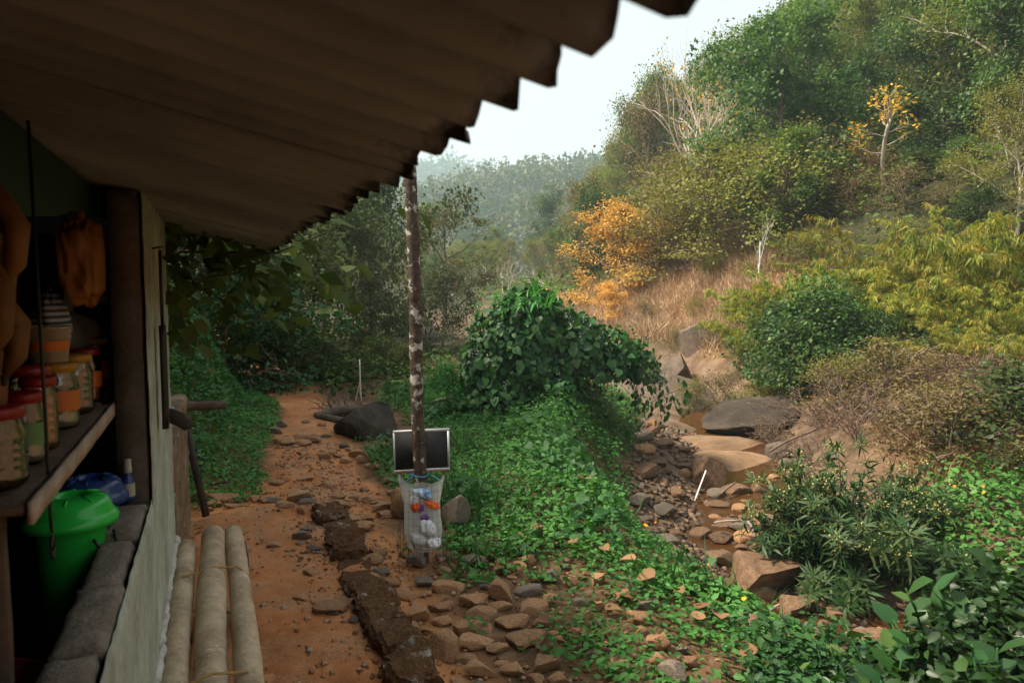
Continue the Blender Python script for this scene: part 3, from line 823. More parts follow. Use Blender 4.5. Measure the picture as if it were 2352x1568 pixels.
# ---- jars on the shelf
def jar(lx, ly, r, h, lid_m, fill_m, label, fill=.7, lab=None, lid_h=.022, neck=.86, z=1.239, ribs=4):
    lx += .012; r *= 1.08; h *= .98
    t = empty('jar', B(lx, ly, z), BA, label, 'jar', None)
    prof = [(0, .001), (r * .9, .001), (r, .012)]
    hb = h - lid_h - .02
    for i in range(ribs):
        a = .02 + (hb - .03) * (i + 1) / (ribs + 1)
        prof += [(r, a - .007), (r * .955, a), (r, a + .007)]
    prof += [(r, hb - .012), (r * neck, hb + .008), (r * neck, h - lid_h)]
    m_ = MB(); lathe(m_, prof, 28); m_.obj('body', M['jar'], t, True)
    m_ = MB(); f = fill * hb
    lathe(m_, [(0, .006), (r * .86, .006), (r * .86, f * .7), (r * .80, f), (0, f * 1.03)], 20); m_.obj('contents', fill_m, t, True)
    m_ = MB(); lr = r * neck + .005
    lathe(m_, [(0, h - lid_h), (lr, h - lid_h), (lr, h - .004), (lr - .005, h), (0, h)], 28); m_.obj('lid', lid_m, t)
    if lab:
        m_ = MB(); n0 = 12; a = np.linspace(-.2, 2.3, n0) - 1.9
        z0, z1 = h * .28, h * .58
        V = np.concatenate([np.stack([np.cos(a) * (r + .001), np.sin(a) * (r + .001), np.full(n0, zz)], 1) for zz in (z0, z1)])
        F = [f_ for i in range(n0 - 1) for f_ in ((i, i + 1, n0 + i + 1), (i, n0 + i + 1, n0 + i))]
        m_.add(V, F); m_.obj('label', lab, t, True)
    return t
G_JAR = 'snack jars on the shelf'
J = [(-.385, 1.56, .050, .150, 'red_plastic', 'snack', 'nearest red lidded jar of brown snacks at the shelf end', .85, None),
     (-.375, 1.75, .034, .150, 'red_plastic', 'snack_pale', 'slim jar with green label and small red lid behind the nearest jar', .6, 'label_green'),
     (-.375, 1.89, .034, .165, 'red_plastic', 'snack_orange', 'slim red lidded jar filled with orange snacks', .95, None),
     (-.415, 1.99, .046, .180, 'red_plastic', 'snack_pale', 'wide red lidded jar just behind the orange snacks', .5, None),
     (-.385, 2.16, .045, .170, 'yellow_plastic', 'snack_pale', 'yellow lidded jar with an orange paper label under a cup', .5, 'label_orange'),
     (-.385, 2.40, .045, .170, 'yellow_plastic', 'snack', 'yellow lidded jar with plain clear ribbed sides', .65, None),
     (-.385, 2.62, .040, .170, 'red_plastic', 'snack_orange', 'jar with domed dark red lid between two yellow lidded jars', .6, 'label_orange'),
     (-.385, 2.82, .042, .190, 'yellow_plastic', 'snack_orange', 'farthest yellow lidded jar with narrow orange label', .6, 'label_orange')]
for lx, ly, r, h, lm, fm, lab, fl, lb in J:
    jar(lx, ly, r, h, M[lm], M[fm], lab, fl, M[lb] if lb else None)['group'] = G_JAR
cup = empty('plastic_cup', B(-.385, 2.15, 1.4075), BA, 'cloudy plastic cup standing on a yellow jar lid', 'cup')
m_ = MB(); lathe(m_, [(0, .001), (.040, .001), (.050, .085), (.053, .085), (.053, .090), (.047, .090), (.038, .004), (0, .004)], 28); m_.obj('cup_wall', M['jar_cup'], cup, True)
m_ = MB(); lathe(m_, [(.0445, .030), (.0475, .055)], 28); m_.obj('printed_band', M['label_orange'], cup, True)
bt = empty('plastic_bottle', B(-.370, 3.06, 1.239), BA, 'tall clear plastic bottle at the far end of the shelf', 'bottle')
m_ = MB(); lathe(m_, [(0, .001), (.042, .001), (.046, .012), (.046, .09), (.042, .10), (.046, .11), (.046, .20), (.030, .255), (.015, .28), (.015, .30)], 26); m_.obj('body', M['jar'], bt, True)
m_ = MB(); lathe(m_, [(0, .322), (.015, .322), (.017, .318), (.017, .296), (0, .296)], 20); m_.obj('cap', M['label_white'], bt)

# ---- lidded tubs behind the counter
def tub(name, lx, ly, z, r, h, mat, label, mouth=True):
    t = empty(name, B(lx, ly, .56), BA, label, 'tub')
    m_ = MB(); hb = z - .56
    lathe(m_, [(0, 0), (r * .60, 0), (r * .62, .01), (r * .80, hb - .03), (r * .95, hb - .012), (r * .90, hb - .005)], 40); b = m_.obj('body', mat, t, True)
    m_ = MB()
    lathe(m_, [(r * 1.02, hb - .022), (r * 1.08, hb - .022), (r * 1.08, hb - .004), (r * 1.0, hb + .004), (r * .95, hb + .012), (r * .90, hb + .030), (r * .82, hb + .042), (r * .42, hb + .054), (r * .38, hb + .050), (r * .36, hb + .036), (0, hb + .034)], 44)
    ld = m_.obj('lid', mat, t, True)
    for k in range(8):
        a = k / 8 * 2 * math.pi; m_ = MB()
        tube(m_, [(r * c_ * math.cos(a), r * c_ * math.sin(a), hb + zz) for c_, zz in ((.45, .0535), (.62, .049), (.80, .0430))], .003, 5)
        m_.obj('lid_rib', mat, ld, True)
    m_ = MB(); a0 = -.5
    P_ = []
    for u in np.linspace(0, 1, 11):
        a = a0 - .42 + .84 * u
        P_.append(((r * .84 + .012 + .018 * math.sin(u * math.pi)) * math.cos(a), (r * .84 + .012 + .018 * math.sin(u * math.pi)) * math.sin(a), hb - .05 - .055 * math.sin(u * math.pi)))
    tube(m_, P_, .005, 6); m_.obj('handle', M['black_metal'], t, True)
    return t
tub('storage_tub', -.362, 2.20, 1.000, .104, .4, M['green_plastic'], 'bright green plastic tub with a ribbed round lid behind the counter')
tub('storage_tub', -.352, 2.455, .985, .094, .38, M['blue_plastic'], 'navy blue plastic tub with domed lid beyond the green one')
bs = empty('basin', B(-.44, 1.68, .71), BA, 'red plastic basin low inside the counter at the left corner', 'basin')
m_ = MB(); lathe(m_, [(0, 0), (.09, 0), (.105, .10), (.113, .10), (.113, .108), (.103, .108), (.083, .008), (0, .008)], 36); m_.obj('bowl', M['red_plastic'], bs, True)
m_ = MB(); box(m_, (-.115, -.115, -.405), (.115, .115, -.002)); st = tag(m_.obj('wooden_crate', M['inside']), 'dark wooden crate under the red basin', 'crate')
st.location = B(-.44, 1.68, .71); st.rotation_euler = (0, 0, BA)
sb = empty('small_bottle', B(-.258, 2.520, .942), BA, 'little dark bottle with a pale cap beside the navy tub', 'bottle')
m_ = MB(); lathe(m_, [(0, 0), (.017, 0), (.018, .004), (.018, .062), (.009, .078), (.009, .086)], 16); m_.obj('body', M['blue_plastic'], sb, True)
m_ = MB(); lathe(m_, [(.0185, .012), (.0185, .052)], 16); m_.obj('label', M['label_white'], sb, True)
m_ = MB(); lathe(m_, [(0, .084), (.011, .084), (.012, .088), (.010, .125), (0, .127)], 16); m_.obj('cap', M['label_white'], sb, True)

# ---- things hung in the opening
def lumpy(mb, c, rad, seed, amp=.18, nu=28, nv=18, tint=.5, taper=0.0, fold=0, sq=1.0):
    u = np.arange(nu) / nu * 2 * np.pi; v = np.linspace(0, np.pi, nv)
    U, Vv = np.meshgrid(u, v, indexing='ij')
    D = np.stack([np.cos(U) * np.sin(Vv), np.sin(U) * np.sin(Vv), np.cos(Vv)], -1)
    k = 1 + amp * (fbm(D[..., 0] * 2.1 + seed + D[..., 2], D[..., 1] * 2.1 - D[..., 2] * 1.3, seed, 4)) + fold * np.cos(U * 9 + 3 * D[..., 2]) * (.4 + .6 * sst(0, 1, D[..., 2]))
    w = 1 - taper * D[..., 2]
    D = np.sign(D) * np.abs(D) ** sq
    P = D * k[..., None] * np.array(rad); P[..., 0] *= w; P[..., 1] *= w
    P = P + np.array(c)
    i = np.arange(nu)[:, None]; j = np.arange(nv - 1)[None]; ii = (i + 1) % nu
    A, Bq, C, Dd = i * nv + j, ii * nv + j, ii * nv + j + 1, i * nv + j + 1
    F = np.concatenate([np.stack([A, Dd, C], -1).reshape(-1, 3), np.stack([A, C, Bq], -1).reshape(-1, 3)])
    return mb.add(P.reshape(-1, 3), F, tint)
ob = empty('snack_bag', B(-.36, 2.52, 1.645), BA, 'orange plastic bag of chips hanging inside the opening', 'bag')
m_ = MB(); lumpy(m_, (0, 0, .02), (.055, .105, .125), 3, .40, 40, 28, fold=.03, taper=-.05, sq=.62); m_.obj('bag_body', M['orange_bag'], ob, True)
m_ = MB(); tube(m_, [(0, 0, .10), (.004, 0, .15), (0, .01, .25)], [.05, .014, .004], 8); m_.obj('bag_neck', M['orange_bag'], ob, True)
wb = empty('white_bag', B(-.45, 2.85, 1.42), BA, 'white plastic bag hanging below the orange bag', 'bag')
m_ = MB(); lumpy(m_, (0, 0, 0), (.09, .11, .085), 9, .3, 30, 20, fold=.03); m_.obj('bag_body', M['white_bag'], wb, True)
m_ = MB(); tube(m_, [(0, 0, .07), (0, 0, .2), (0, 0, .50)], [.02, .006, .004], 6); m_.obj('bag_neck', M['white_bag'], wb, True)
m_ = MB(); lumpy(m_, (0, 0, 0), (.05, .085, .10), 14, .3, 30, 20, fold=.06); o = tag(m_.obj('striped_cloth', M['striped'], None, True), 'dark blue and white striped cloth bundled beside the white bag', 'cloth')
o.location = B(-.44, 2.50, 1.475); o.rotation_euler = (0, 0, BA)
pb = empty('plantain_bunch', B(-.385, 1.50, 1.80), BA, 'bunch of ripe yellow plantains with black tips hanging over the jars', 'plantain')
m_ = MB(); tube(m_, [(0, 0, .10), (0, 0, 0), (.0, .01, -.22), (0, .02, -.30)], [.012, .016, .018, .008], 8); m_.obj('stalk', M['dark_wood'], pb, True)
q = random.Random(5)
for k in range(13):
    a = k * 2.4; zt = -.02 - .022 * k; L = .16 + .03 * q.random(); ro = .055 + .01 * q.random()
    ca, sa = math.cos(a), math.sin(a)
    P_ = [(ca * .010, sa * .010, zt), (ca * ro * .8, sa * ro * .8, zt - .02), (ca * ro * 1.25, sa * ro * 1.25, zt - L * .45), (ca * ro * 1.15, sa * ro * 1.15, zt - L * .8), (ca * ro * .85, sa * ro * .85, zt - L)]
    m_ = MB(); tube(m_, P_, [.008, .014, .021, .018, .006], 8); f_ = m_.obj('plantain', M['plantain'], pb, True)
    m_ = MB(); tube(m_, [P_[-1], (ca * ro * .8, sa * ro * .8, zt - L - .018)], [.0075, .004], 6); m_.obj('tip', M['plantain_tip'], f_, True)
m_ = MB()
gx = np.linspace(0, 1, 30); gz = np.linspace(0, 1, 8); GX, GZ = np.meshgrid(gx, gz, indexing='ij')
m_.add(np.stack([-.335 + .02 * np.sin(GX * 19) * GZ, .9 + 2.6 * GX, 1.905 - GZ * (.12 + .05 * np.sin(GX * 7) + .03 * GX)], -1).reshape(-1, 3), grid_faces(30, 8))
o = tag(m_.obj('tarpaulin', M['tarp_green'], None, True), 'dark green tarpaulin strip tied under the roof along the opening', 'tarpaulin'); o.rotation_euler = (0, 0, BA)
# dark long tool on a nail
tl = empty('hanging_tool', B(-.165, 2.83, 1.72), BA, 'long dark tool with slim shaft hanging from a nail on the pier', 'tool')
m_ = MB(); tube(m_, [(0, 0, .0), (0, .002, -.27)], .006, 7); m_.obj('shaft', M['black_metal'], tl, True)
m_ = MB(); rough_box(m_, (-.013, -.030, -.62), (.013, .030, -.255), .05, .0012, 2, bevel=.003); m_.obj('blade_sheath', M['black_metal'], tl, True)
m_ = MB(); tube(m_, [(-.03, 0, .005), (.012, 0, .012)], .004, 6); m_.obj('nail', M['wire'], tl)
m_ = MB(); tube(m_, [(-.34 + .03, 0, .66), (-.305, 0, .1), (-.305, .003, -.12), (-.304, .003, -.16)], .0035, 6)
op = empty('bottle_opener', B(0, 0, 0), 0, 'black bottle opener hanging on a cord before the nearest jar', 'opener')
op.location = B(0, 1.64, 1.28); op.rotation_euler = (0, 0, BA)
m_.obj('cord', M['black_metal'], op, True)
m_ = MB(); a = np.linspace(0, 2 * np.pi, 15); tube(m_, [(-.304, .003 + .011 * math.sin(t), -.19 + .022 * math.cos(t)) for t in a], .0035, 6, cap=False); m_.obj('loop', M['black_metal'], op, True)
m_ = MB(); lathe(m_, [(0, 0), (.022, 0), (.026, .02), (.024, .06), (.012, .085), (0, .09)], 14)
o = tag(m_.obj('turquoise_cup', M['cyan'], None, True), 'small turquoise plastic cup left on top of the low wall', 'cup'); o.location = B(-.225, 4.35, .862)

# ================================================================== the pole, slate, refuse bag and wire cage
PB = hit(965, 1300)
pole_c = np.array((PB[0], PB[1] + .05))
gz0 = tz(*pole_c)
lean = np.array((-.020, -.006))
def pole_at(z): return (pole_c[0] + lean[0] * (z - .4) + .004 * math.sin(z * 5), pole_c[1] + lean[1] * (z - .4), z)
m_ = MB(); zz = np.linspace(gz0 - .15, 3.0, 60); tube(m_, [pole_at(z) for z in zz], .039 + .0018 * np.sin(zz * 21) - .004 * zz / 3 + .001 * np.sin(zz * 57), 18)
tag(m_.obj('palm_pole', M['pole'], None, True), 'lichen spotted brown palm trunk post standing in the wire cage', 'post')
# slate behind the pole
def slate():
    D = pole_c[1] + .085
    tl_, tr, br, bl = at(902, 990, D - .03), at(1030, 982, D + .03), at(1035, 1078, D + .03), at(905, 1083, D - .03)
    c = (tl_ + tr + br + bl) / 4
    ux, uz = (tr - tl_ + br - bl) / 2, (tl_ - bl + tr - br) / 2
    w, h = np.linalg.norm(ux), np.linalg.norm(uz)
    xx = ux / w; yy = norm(np.cross(uz / h, xx)); z_ = np.cross(xx, yy)
    e = link('slate_board', None)
    e.matrix_world = Matrix(((xx[0], yy[0], z_[0], c[0]), (xx[1], yy[1], z_[1], c[1]), (xx[2], yy[2], z_[2], c[2]), (0, 0, 0, 1)))
    tag(e, 'black writing slate with aluminium frame fixed behind the pole', 'slate')
    m_ = MB(); box(m_, (-w/2 + .006, -.004, -h/2 + .006), (w/2 - .006, .004, h/2 - .006)); m_.obj('slate_face', M['slate'], e)
    f = .013
    for lo, hi in (((-w/2, -.008, h/2 - f), (w/2, .008, h/2)), ((-w/2, -.008, -h/2), (w/2, .008, -h/2 + f)), ((-w/2, -.0078, -h/2 + f), (-w/2 + f * .8, .0078, h/2 - f)), ((w/2 - f, -.0078, -h/2 + f), (w/2, .0078, h/2 - f))):
        m_ = MB(); box(m_, lo, hi); m_.obj('frame', M['alu'], e)
    m_ = MB(); box(m_, (-w/2 + .01, -.009, -h/2 - .005), (w/2 - .008, .007, -h/2 - .0005)); m_.obj('bottom_edging', M['red_paint'], e)
slate()
# bag of refuse tied to the pole
bagc = at(968, 1185, pole_c[1] - .135)
bg_o = empty('refuse_bag', bagc, 0, 'clear white plastic bag of litter tied to the pole inside the wire', 'bag')
nu, nv = 40, 34
u = np.arange(nu) / nu * 2 * np.pi; v = np.linspace(0, 1, nv)
U, Vv = np.meshgrid(u, v, indexing='ij')
hh = .205
rx = np.interp(Vv, [0, .06, .3, .7, .92, 1], [.045, .092, .108, .100, .122, .136]); ry_ = np.interp(Vv, [0, .06, .3, .7, .92, 1], [.02, .055, .075, .065, .050, .045])
wr = 1 + .10 * fbm(np.cos(U) * 1.5 + 4, np.sin(U) * 1.5 + Vv * 3.2, 5, 4) + .035 * np.sin(U * 7 + Vv * 3) * Vv
zv = -hh + 2 * hh * Vv
topw = .030 * np.cos(2 * U) * sst(.85, 1, Vv) + .012 * np.sin(5 * U) * sst(.9, 1, Vv)
Pb = np.stack([rx * np.cos(U) * wr + .012 * (1 - Vv) , ry_ * np.sin(U) * wr, zv + topw], -1)
i = np.arange(nu)[:, None]; j = np.arange(nv - 1)[None]; ii = (i + 1) % nu
A, Bq, C, Dd = i * nv + j, ii * nv + j, ii * nv + j + 1, i * nv + j + 1
m_ = MB(); m_.add(Pb.reshape(-1, 3), np.concatenate([np.stack([A, Bq, C], -1).reshape(-1, 3), np.stack([A, C, Dd], -1).reshape(-1, 3)]))
m_.obj('film', M['bag'], bg_o, True)
m_ = MB(); a = np.linspace(0, 2 * np.pi, 20)
P_ = [(pole_c[0] + lean[0] * .4 - bagc[0] + .056 * math.cos(t), pole_c[1] - bagc[1] + .056 * math.sin(t), hh + .006 + .006 * math.sin(t * 2)) for t in a]
tube(m_, P_, .004, 6); tube(m_, [(-.105, -.01, hh - .01), (-.06, .05, hh + .01), P_[9]], .003, 5); tube(m_, [(.11, -.01, hh + .005), (.075, .05, hh + .012), P_[0]], .003, 5)
m_.obj('tie', M['blue_rope'], bg_o, True)
def trash(name, px, py, rad, mat, label, seed, cat='wrapper', tilt=.4):
    c = at(px, py, pole_c[1] - .195); rad = tuple(v * 1.2 for v in rad)
    m_ = MB(); lumpy(m_, (0, 0, 0), rad, seed, .75, 24, 16, fold=.10)
    o = tag(m_.obj(name, mat, None, False), label, cat); o.location = c; o.rotation_euler = (.3, tilt, .2)
trash('water_bottle', 975, 1134, (.044, .020, .020), M['paper_blue'], 'crushed blue and white plastic bottle inside the refuse bag', 2, 'bottle', .35)
trash('snack_wrapper', 990, 1158, (.038, .020, .017), M['paper_orange'], 'flat orange and red wrapper on the right inside the refuse bag', 3)
trash('snack_wrapper', 957, 1163, (.022, .020, .024), M['paper_orange'], 'crumpled bright orange wrapper on the left inside the refuse bag', 4)
trash('sweet_wrapper', 977, 1188, (.021, .018, .017), M['paper_purple'], 'small purple wrapper in the middle of the refuse bag', 6)
trash('sweet_wrapper', 967, 1167, (.017, .015, .020), M['paper_purple'], 'dark violet scrap between the orange wrappers in the bag', 16)
trash('paper_scrap', 985, 1212, (.046, .028, .030), M['paper_white'], 'crumpled white packet under the purple wrapper in the bag', 7, 'packet', .6)
trash('paper_scrap', 962, 1240, (.045, .030, .032), M['white_bag'], 'greyish crumpled packet at the bottom of the refuse bag', 8, 'packet', .3)
trash('paper_scrap', 993, 1245, (.034, .028, .028), M['paper_white'], 'white crumpled packet at the right bottom of the refuse bag', 9, 'packet', .3)
trash('paper_scrap', 950, 1150, (.018, .016, .034), M['paper_white'], 'white packet against the left side of the refuse bag', 19, 'packet', .3)
# cage of rusty wire mesh
cage = MB(); rc = .128; cx_, cy_ = bagc[0] + .005, bagc[1] + .03
z0, z1 = gz0 - .02, gz0 + .58
for k in range(24):
    a = k / 24 * 2 * math.pi; w = .006 * math.sin(k * 2.7)
    tube(cage, [(cx_ + (rc + w * (z * 3 % 2) + .02 * (1 - (z - z0) / .6)) * math.cos(a), cy_ + (rc + w + .02 * (1 - (z - z0) / .6)) * math.sin(a), z) for z in np.linspace(z0, z1 + .01 * math.sin(k * 3.1), 6)], .0008, 3, cap=False)
for k in range(16):
    z = z0 + .03 + k * .037
    a = np.linspace(0, 2 * np.pi, 25); tube(cage, [(cx_ + (rc + .004 * math.sin(3 * t + k) + .02 * (1 - (z - z0) / .6)) * math.cos(t), cy_ + (rc + .004 * math.sin(3 * t + k) + .02 * (1 - (z - z0) / .6)) * math.sin(t), z + .005 * math.sin(2 * t + k)) for t in a], .0008, 3, cap=False)
tag(cage.obj('wire_cage', M['wire']), 'round rusty wire mesh guard round the pole foot and bag', 'wire guard')

# ================================================================== kerb of mossy stones
kerb = empty('mossy_kerb', B(.71, 3.6, 0), BA, 'low kerb of rough stones covered with rusty brown moss', 'kerb')
ky = 1.6 - 3.6; k = 0
q = random.Random(8)
while ky < 4.95 - 3.6:
    L = .24 + .16 * q.random()
    m_ = MB(); w = .092 + .02 * q.random(); dx = .012 * q.uniform(-1, 1) - .0 * ky
    h0 = -.005 + .085 * q.random() + .02 * (ky > .2)
    rough_box(m_, (-w + dx, ky - .006, -.12), (w + dx, ky + L + .006, h0), .022, .011, k * 3 + 1, bevel=.014, low=.022)
    m_.obj('kerb_stone', M['moss'], kerb, True).data.set_sharp_from_angle(angle=R(32))
    ky += L; k += 1

# ================================================================== VEGETATION
def branch_pts(g, p, d, L, n, wig, up):
    P = [np.array(p, float)]; d = np.array(d, float); d /= np.linalg.norm(d)
    for _ in range(n):
        d = d + g.normal(size=3) * wig + np.array((0, 0, up)); d /= np.linalg.norm(d)
        P.append(P[-1] + d * L / n)
    return np.array(P), d

def lerp_at(P, s):
    k = s * (len(P) - 1); i = min(int(k), len(P) - 2); f = k - i
    return P[i] * (1 - f) + P[i + 1] * f, norm(P[i + 1] - P[i])

def recurse(mb, g, p, d, L, r, lvl, tips, kids_=(3, 4), wig=.14, up=.05, spread=.75, ratio=.62, rmin=.004, start=.35):
    P, dd = branch_pts(g, p, d, L, 5, wig, up)
    tube(mb, P, np.linspace(r, max(r * .5, rmin), len(P)), 6 if r > .03 else (4 if r > .012 else 3), cap=False)
    if lvl == 0:
        tips.append((P[-1], dd)); tips.append((lerp_at(P, .6)[0], dd)); return
    n = g.integers(kids_[0], kids_[1] + 1)
    for k in range(n):
        s = start + (1 - start) * (k + .6 * g.random()) / n
        q, t = lerp_at(P, min(s, .99))
        a = norm(np.cross(t, g.normal(size=3)))
        nd = t * math.cos(spread) + a * math.sin(spread) * (.7 + .5 * g.random())
        recurse(mb, g, q, nd, L * ratio * (.75 + .5 * g.random()), max(r * (.62 - .18 * s), rmin), lvl - 1, tips, kids_, wig, up, spread, ratio, rmin, start)
    tips.append((P[-1], dd))

class Proto:
    def __init__(s, h, parts): s.h, s.parts = h, parts    # parts: [(name, mesh)]

def crown_tree(name, leafm, barkm, H, W, seed, nleaf=5200, lsz=.14, first=.25, limbs=13, leaf=LEAF4, clump=.26, droop=.25, flat=.75, r0=.07, upness=.8, elev=(.15, 1.1)):
    """trunk with limbs that carry leaf clumps; H height, W half width"""
    g = np.random.default_rng(seed)
    tm, cm, tips = MB(), MB(), []
    P, _ = branch_pts(g, (0, 0, -.25), (0, 0, 1), H * .9 + .25, 9, .06, .02)
    tube(tm, P, np.linspace(r0, r0 * .22, len(P)), 8)
    for i in range(limbs):
        t = first + (1 - first) * (i + .5 * g.random() + .2) / limbs
        q, _ = lerp_at(P, min(t * .95, .99))
        az = i * 2.4 + g.normal() * .3; tt = (t - first) / (1 - first)
        L = W * math.sqrt(max(.12, 1 - ((tt - .35) / .72) ** 2)) * (.75 + .45 * g.random())
        el = elev[0] + (elev[1] - elev[0]) * tt
        d = (math.cos(az) * math.cos(el), math.sin(az) * math.cos(el), math.sin(el))
        Pl, dd = branch_pts(g, q, d, L, 6, .13, .04)
        tube(tm, Pl, np.linspace(r0 * .42 * (1.1 - tt * .6), .008, len(Pl)), 5, cap=False)
        tips.append(Pl[-1])
        for k in range(6):
            s = .3 + .7 * (k + g.random()) / 6
            q2, t2 = lerp_at(Pl, min(s, .99))
            nd = norm(t2 * .6 + g.normal(size=3) * .6 + np.array((0, 0, .15)))
            P2, _ = branch_pts(g, q2, nd, L * (.28 + .2 * g.random()), 3, .2, .0)
            tube(tm, P2, np.linspace(.012, .004, len(P2)), 3, cap=False)
            tips.append(P2[-1]); tips.append(P2[2])
    T = np.array(tips); n = len(T)
    wgt = (g.random(n) ** 1.5 + .10) * np.where(g.random(n) < .45, 1.0, .07); wgt /= wgt.sum()
    k = g.choice(n, nleaf, p=wgt)
    off = np.clip(g.normal(size=(nleaf, 3)), -1.7, 1.7) * np.array((1, 1, flat)) * clump * (.6 + .7 * g.random((n, 1))[k]) * W / 1.7
    pos = T[k] + off
    pos[:, 2] = np.maximum(pos[:, 2], .06)
    cen = np.array((0, 0, H * .45))
    out = norm(pos - cen)
    ax = norm(out * .6 + g.normal(size=(nleaf, 3)) * .7 + np.array((0, 0, -droop * 1.4)))
    nr = norm(np.array((0, 0, upness)) + out * .4 + g.normal(size=(nleaf, 3)) * .55)
    tint = np.clip(.42 + .30 * (g.random(n)[k] - .5) + .42 * (g.random(nleaf) - .5) + (g.random(nleaf) > .965) * .35, 0, 1)
    leaves(cm, leaf, pos, ax, nr, lsz * (.6 + .7 * g.random(nleaf)), tint)
    return Proto(H, [('trunk', tm.mesh(name + '_trunk', barkm, True)), ('crown', cm.mesh(name + '_crown', leafm))])

def plant(proto, name, x, y, height=None, rz=None, label=None, cat='tree', group=None, wide=1.0, sink=.05, z=None):
    z = (tz(x, y) if z is None else z) - sink
    s = 1.0 if height is None else height / proto.h
    o = empty(name, (x, y, z), rng.random() * 6.28 if rz is None else rz, label, cat, group)
    o.scale = (s * wide, s * wide, s)
    for nme, me in proto.parts:
        link(nme, me, o)
    return o

def plant_to(proto, name, px, top_py, depth, label, group=None, cat='tree', wide=1.0, rz=None):
    """stand a tree on the terrain on the sight line of px at that depth, tall enough for its top to reach top_py"""
    p = at(px, top_py, depth)
    z = tz(p[0], p[1])
    hgt = max(p[2] - z, .4)
    s = hgt / proto.h
    return plant(proto, name, p[0], p[1], hgt, rz, label, cat, group, wide)

PR = {}
PR['green'] = [crown_tree('green_tree', M['tree_green'], M['bark'], 4.2, 1.75, 100 + k, 13000, .088, droop=.5, upness=.6, clump=.22, flat=.6) for k in range(2)]
PR['deep'] = [crown_tree('deep_tree', M['tree_deep'], M['bark'], 3.9, 1.7, 110 + k, 12000, .098, clump=.24, flat=.6, upness=1.0) for k in range(2)]
PR['yellow'] = [crown_tree('yellow_tree', M['tree_yellow'], M['bark_pale'], 3.8, 1.6, 120 + k, 13000, .064, clump=.28, flat=.6, droop=.3) for k in range(2)]
PR['dry'] = [crown_tree('dry_tree', M['tree_dry'], M['twig'], 3.2, 1.5, 130 + k, 8500, .064, clump=.25, droop=.3, limbs=15, elev=(.4, 1.2)) for k in range(2)]
PR['olive'] = [crown_tree('olive_tree', M['tree_olive'], M['bark'], 3.4, 1.7, 141, 9000, .085, clump=.26, first=.15, limbs=16)]
PR['dark'] = [crown_tree('dark_tree', M['tree_dark'], M['bark'], 4.2, 2.1, 151 + k, 12500, .115, first=.10, clump=.30, limbs=18, droop=.7, upness=.6) for k in range(2)]
PR['red'] = [crown_tree('red_tree', M['tree_red'], M['bark'], 4.0, 1.6, 161, 4200, .10, first=.45, limbs=10, clump=.22, flat=.5)]
PR['orange'] = [crown_tree('orange_tree', M['tree_orange'], M['bark'], 3.2, 1.25, 171, 10500, .066, first=.06, limbs=20, clump=.24, r0=.045, elev=(.1, 1.0))]
PR['shrub'] = [crown_tree('low_shrub', M['tree_deep'], M['twig'], 1.5, 1.0, 181 + k, 4500, .085, first=.02, limbs=16, clump=.34, r0=.03, elev=(.05, 1.2)) for k in range(2)]
PR['dryshrub'] = [crown_tree('dry_shrub', M['tree_dry'], M['twig'], 1.2, .85, 186, 2400, .055, first=.02, limbs=16, clump=.34, r0=.02, elev=(.2, 1.2))]
PR['yshrub'] = [crown_tree('yellow_shrub', M['tree_yellow'], M['twig'], 1.3, .95, 188, 4600, .055, first=.02, limbs=16, clump=.34, r0=.02, elev=(.1, 1.2))]

# --- bare trees
def bare(name, barkm, H, seed, lvl, stems, r, kids_=(3, 4), spread=.5, up=.10, ratio=.6, wig=.12, stem_ang=.22):
    g = np.random.default_rng(seed); m_ = MB(); tips = []
    for k in range(stems):
        a = k * 2.4 + g.random(); e = stem_ang * (.5 + g.random())
        recurse(m_, g, (.03 * math.cos(a), .03 * math.sin(a), -.15), (math.cos(a) * math.sin(e), math.sin(a) * math.sin(e), math.cos(e)), H * (.62 if lvl < 3 or H < 3 else .48), r * (.8 + .4 * g.random()), lvl, tips, kids_, wig, up, spread, ratio)
    return m_, tips
m_, tp = bare('pale_bare_tree', M['bark_pale'], 5.2, 7, 3, 4, .062, (3, 4), .62, .06, .66, .15, .30)
PR['bare'] = [Proto(max(t[0][2] for t in tp), [('trunk', m_.mesh('bare_trunk', M['bark_pale'], True))])]
# a few last leaves high in its twigs
g = np.random.default_rng(9); tt = np.array([t[0] for t in tp if t[0][2] > 2.2]); kk = g.choice(len(tt), 260)
c_ = MB(); leaves(c_, LEAF4, tt[kk] + g.normal(size=(260, 3)) * .06, rdir(260, g) + np.array((0, 0, -.6)), rdir(260, g), .10, np.where(g.random(260) > .35, .2, .5) + .3 * g.random(260))
PR['bare'][0].parts.append(('leaves', c_.mesh('last_leaves', M['tree_gold'])))
m_, tp = bare('white_bare_tree', M['bark_white'], 2.2, 12, 2, 1, .042, (3, 4), .55, .10, .62, .08, .05)
PR['white'] = [Proto(max(t[0][2] for t in tp), [('trunk', m_.mesh('white_trunk', M['bark_white'], True))])]
m_, tp = bare('grey_bare_tree', M['twig'], 2.4, 15, 3, 3, .028, (3, 4), .55, .06, .6, .14, .3)
PR['greybare'] = [Proto(max(t[0][2] for t in tp), [('trunk', m_.mesh('grey_bare_trunk', M['bark_pale'], True))])]
def twig_bush(seed, H, n):
    m_, tp = bare('twig_bush', M['twig'], H, seed, 2, n, .011, (3, 5), .6, .03, .62, .17, .75)
    g = np.random.default_rng(seed); tt = np.array([t[0] for t in tp]); kk = g.choice(len(tt), 500)
    c_ = MB(); leaves(c_, TRI, tt[kk] + g.normal(size=(500, 3)) * .03, rdir(500, g) + np.array((0, 0, -.2)), rdir(500, g), .075, g.random(500))
    return Proto(max(t[0][2] for t in tp), [('stems', m_.mesh('twig_stems', M['twig'], True)), ('leaves', c_.mesh('twig_leaves', M['grass_red']))])
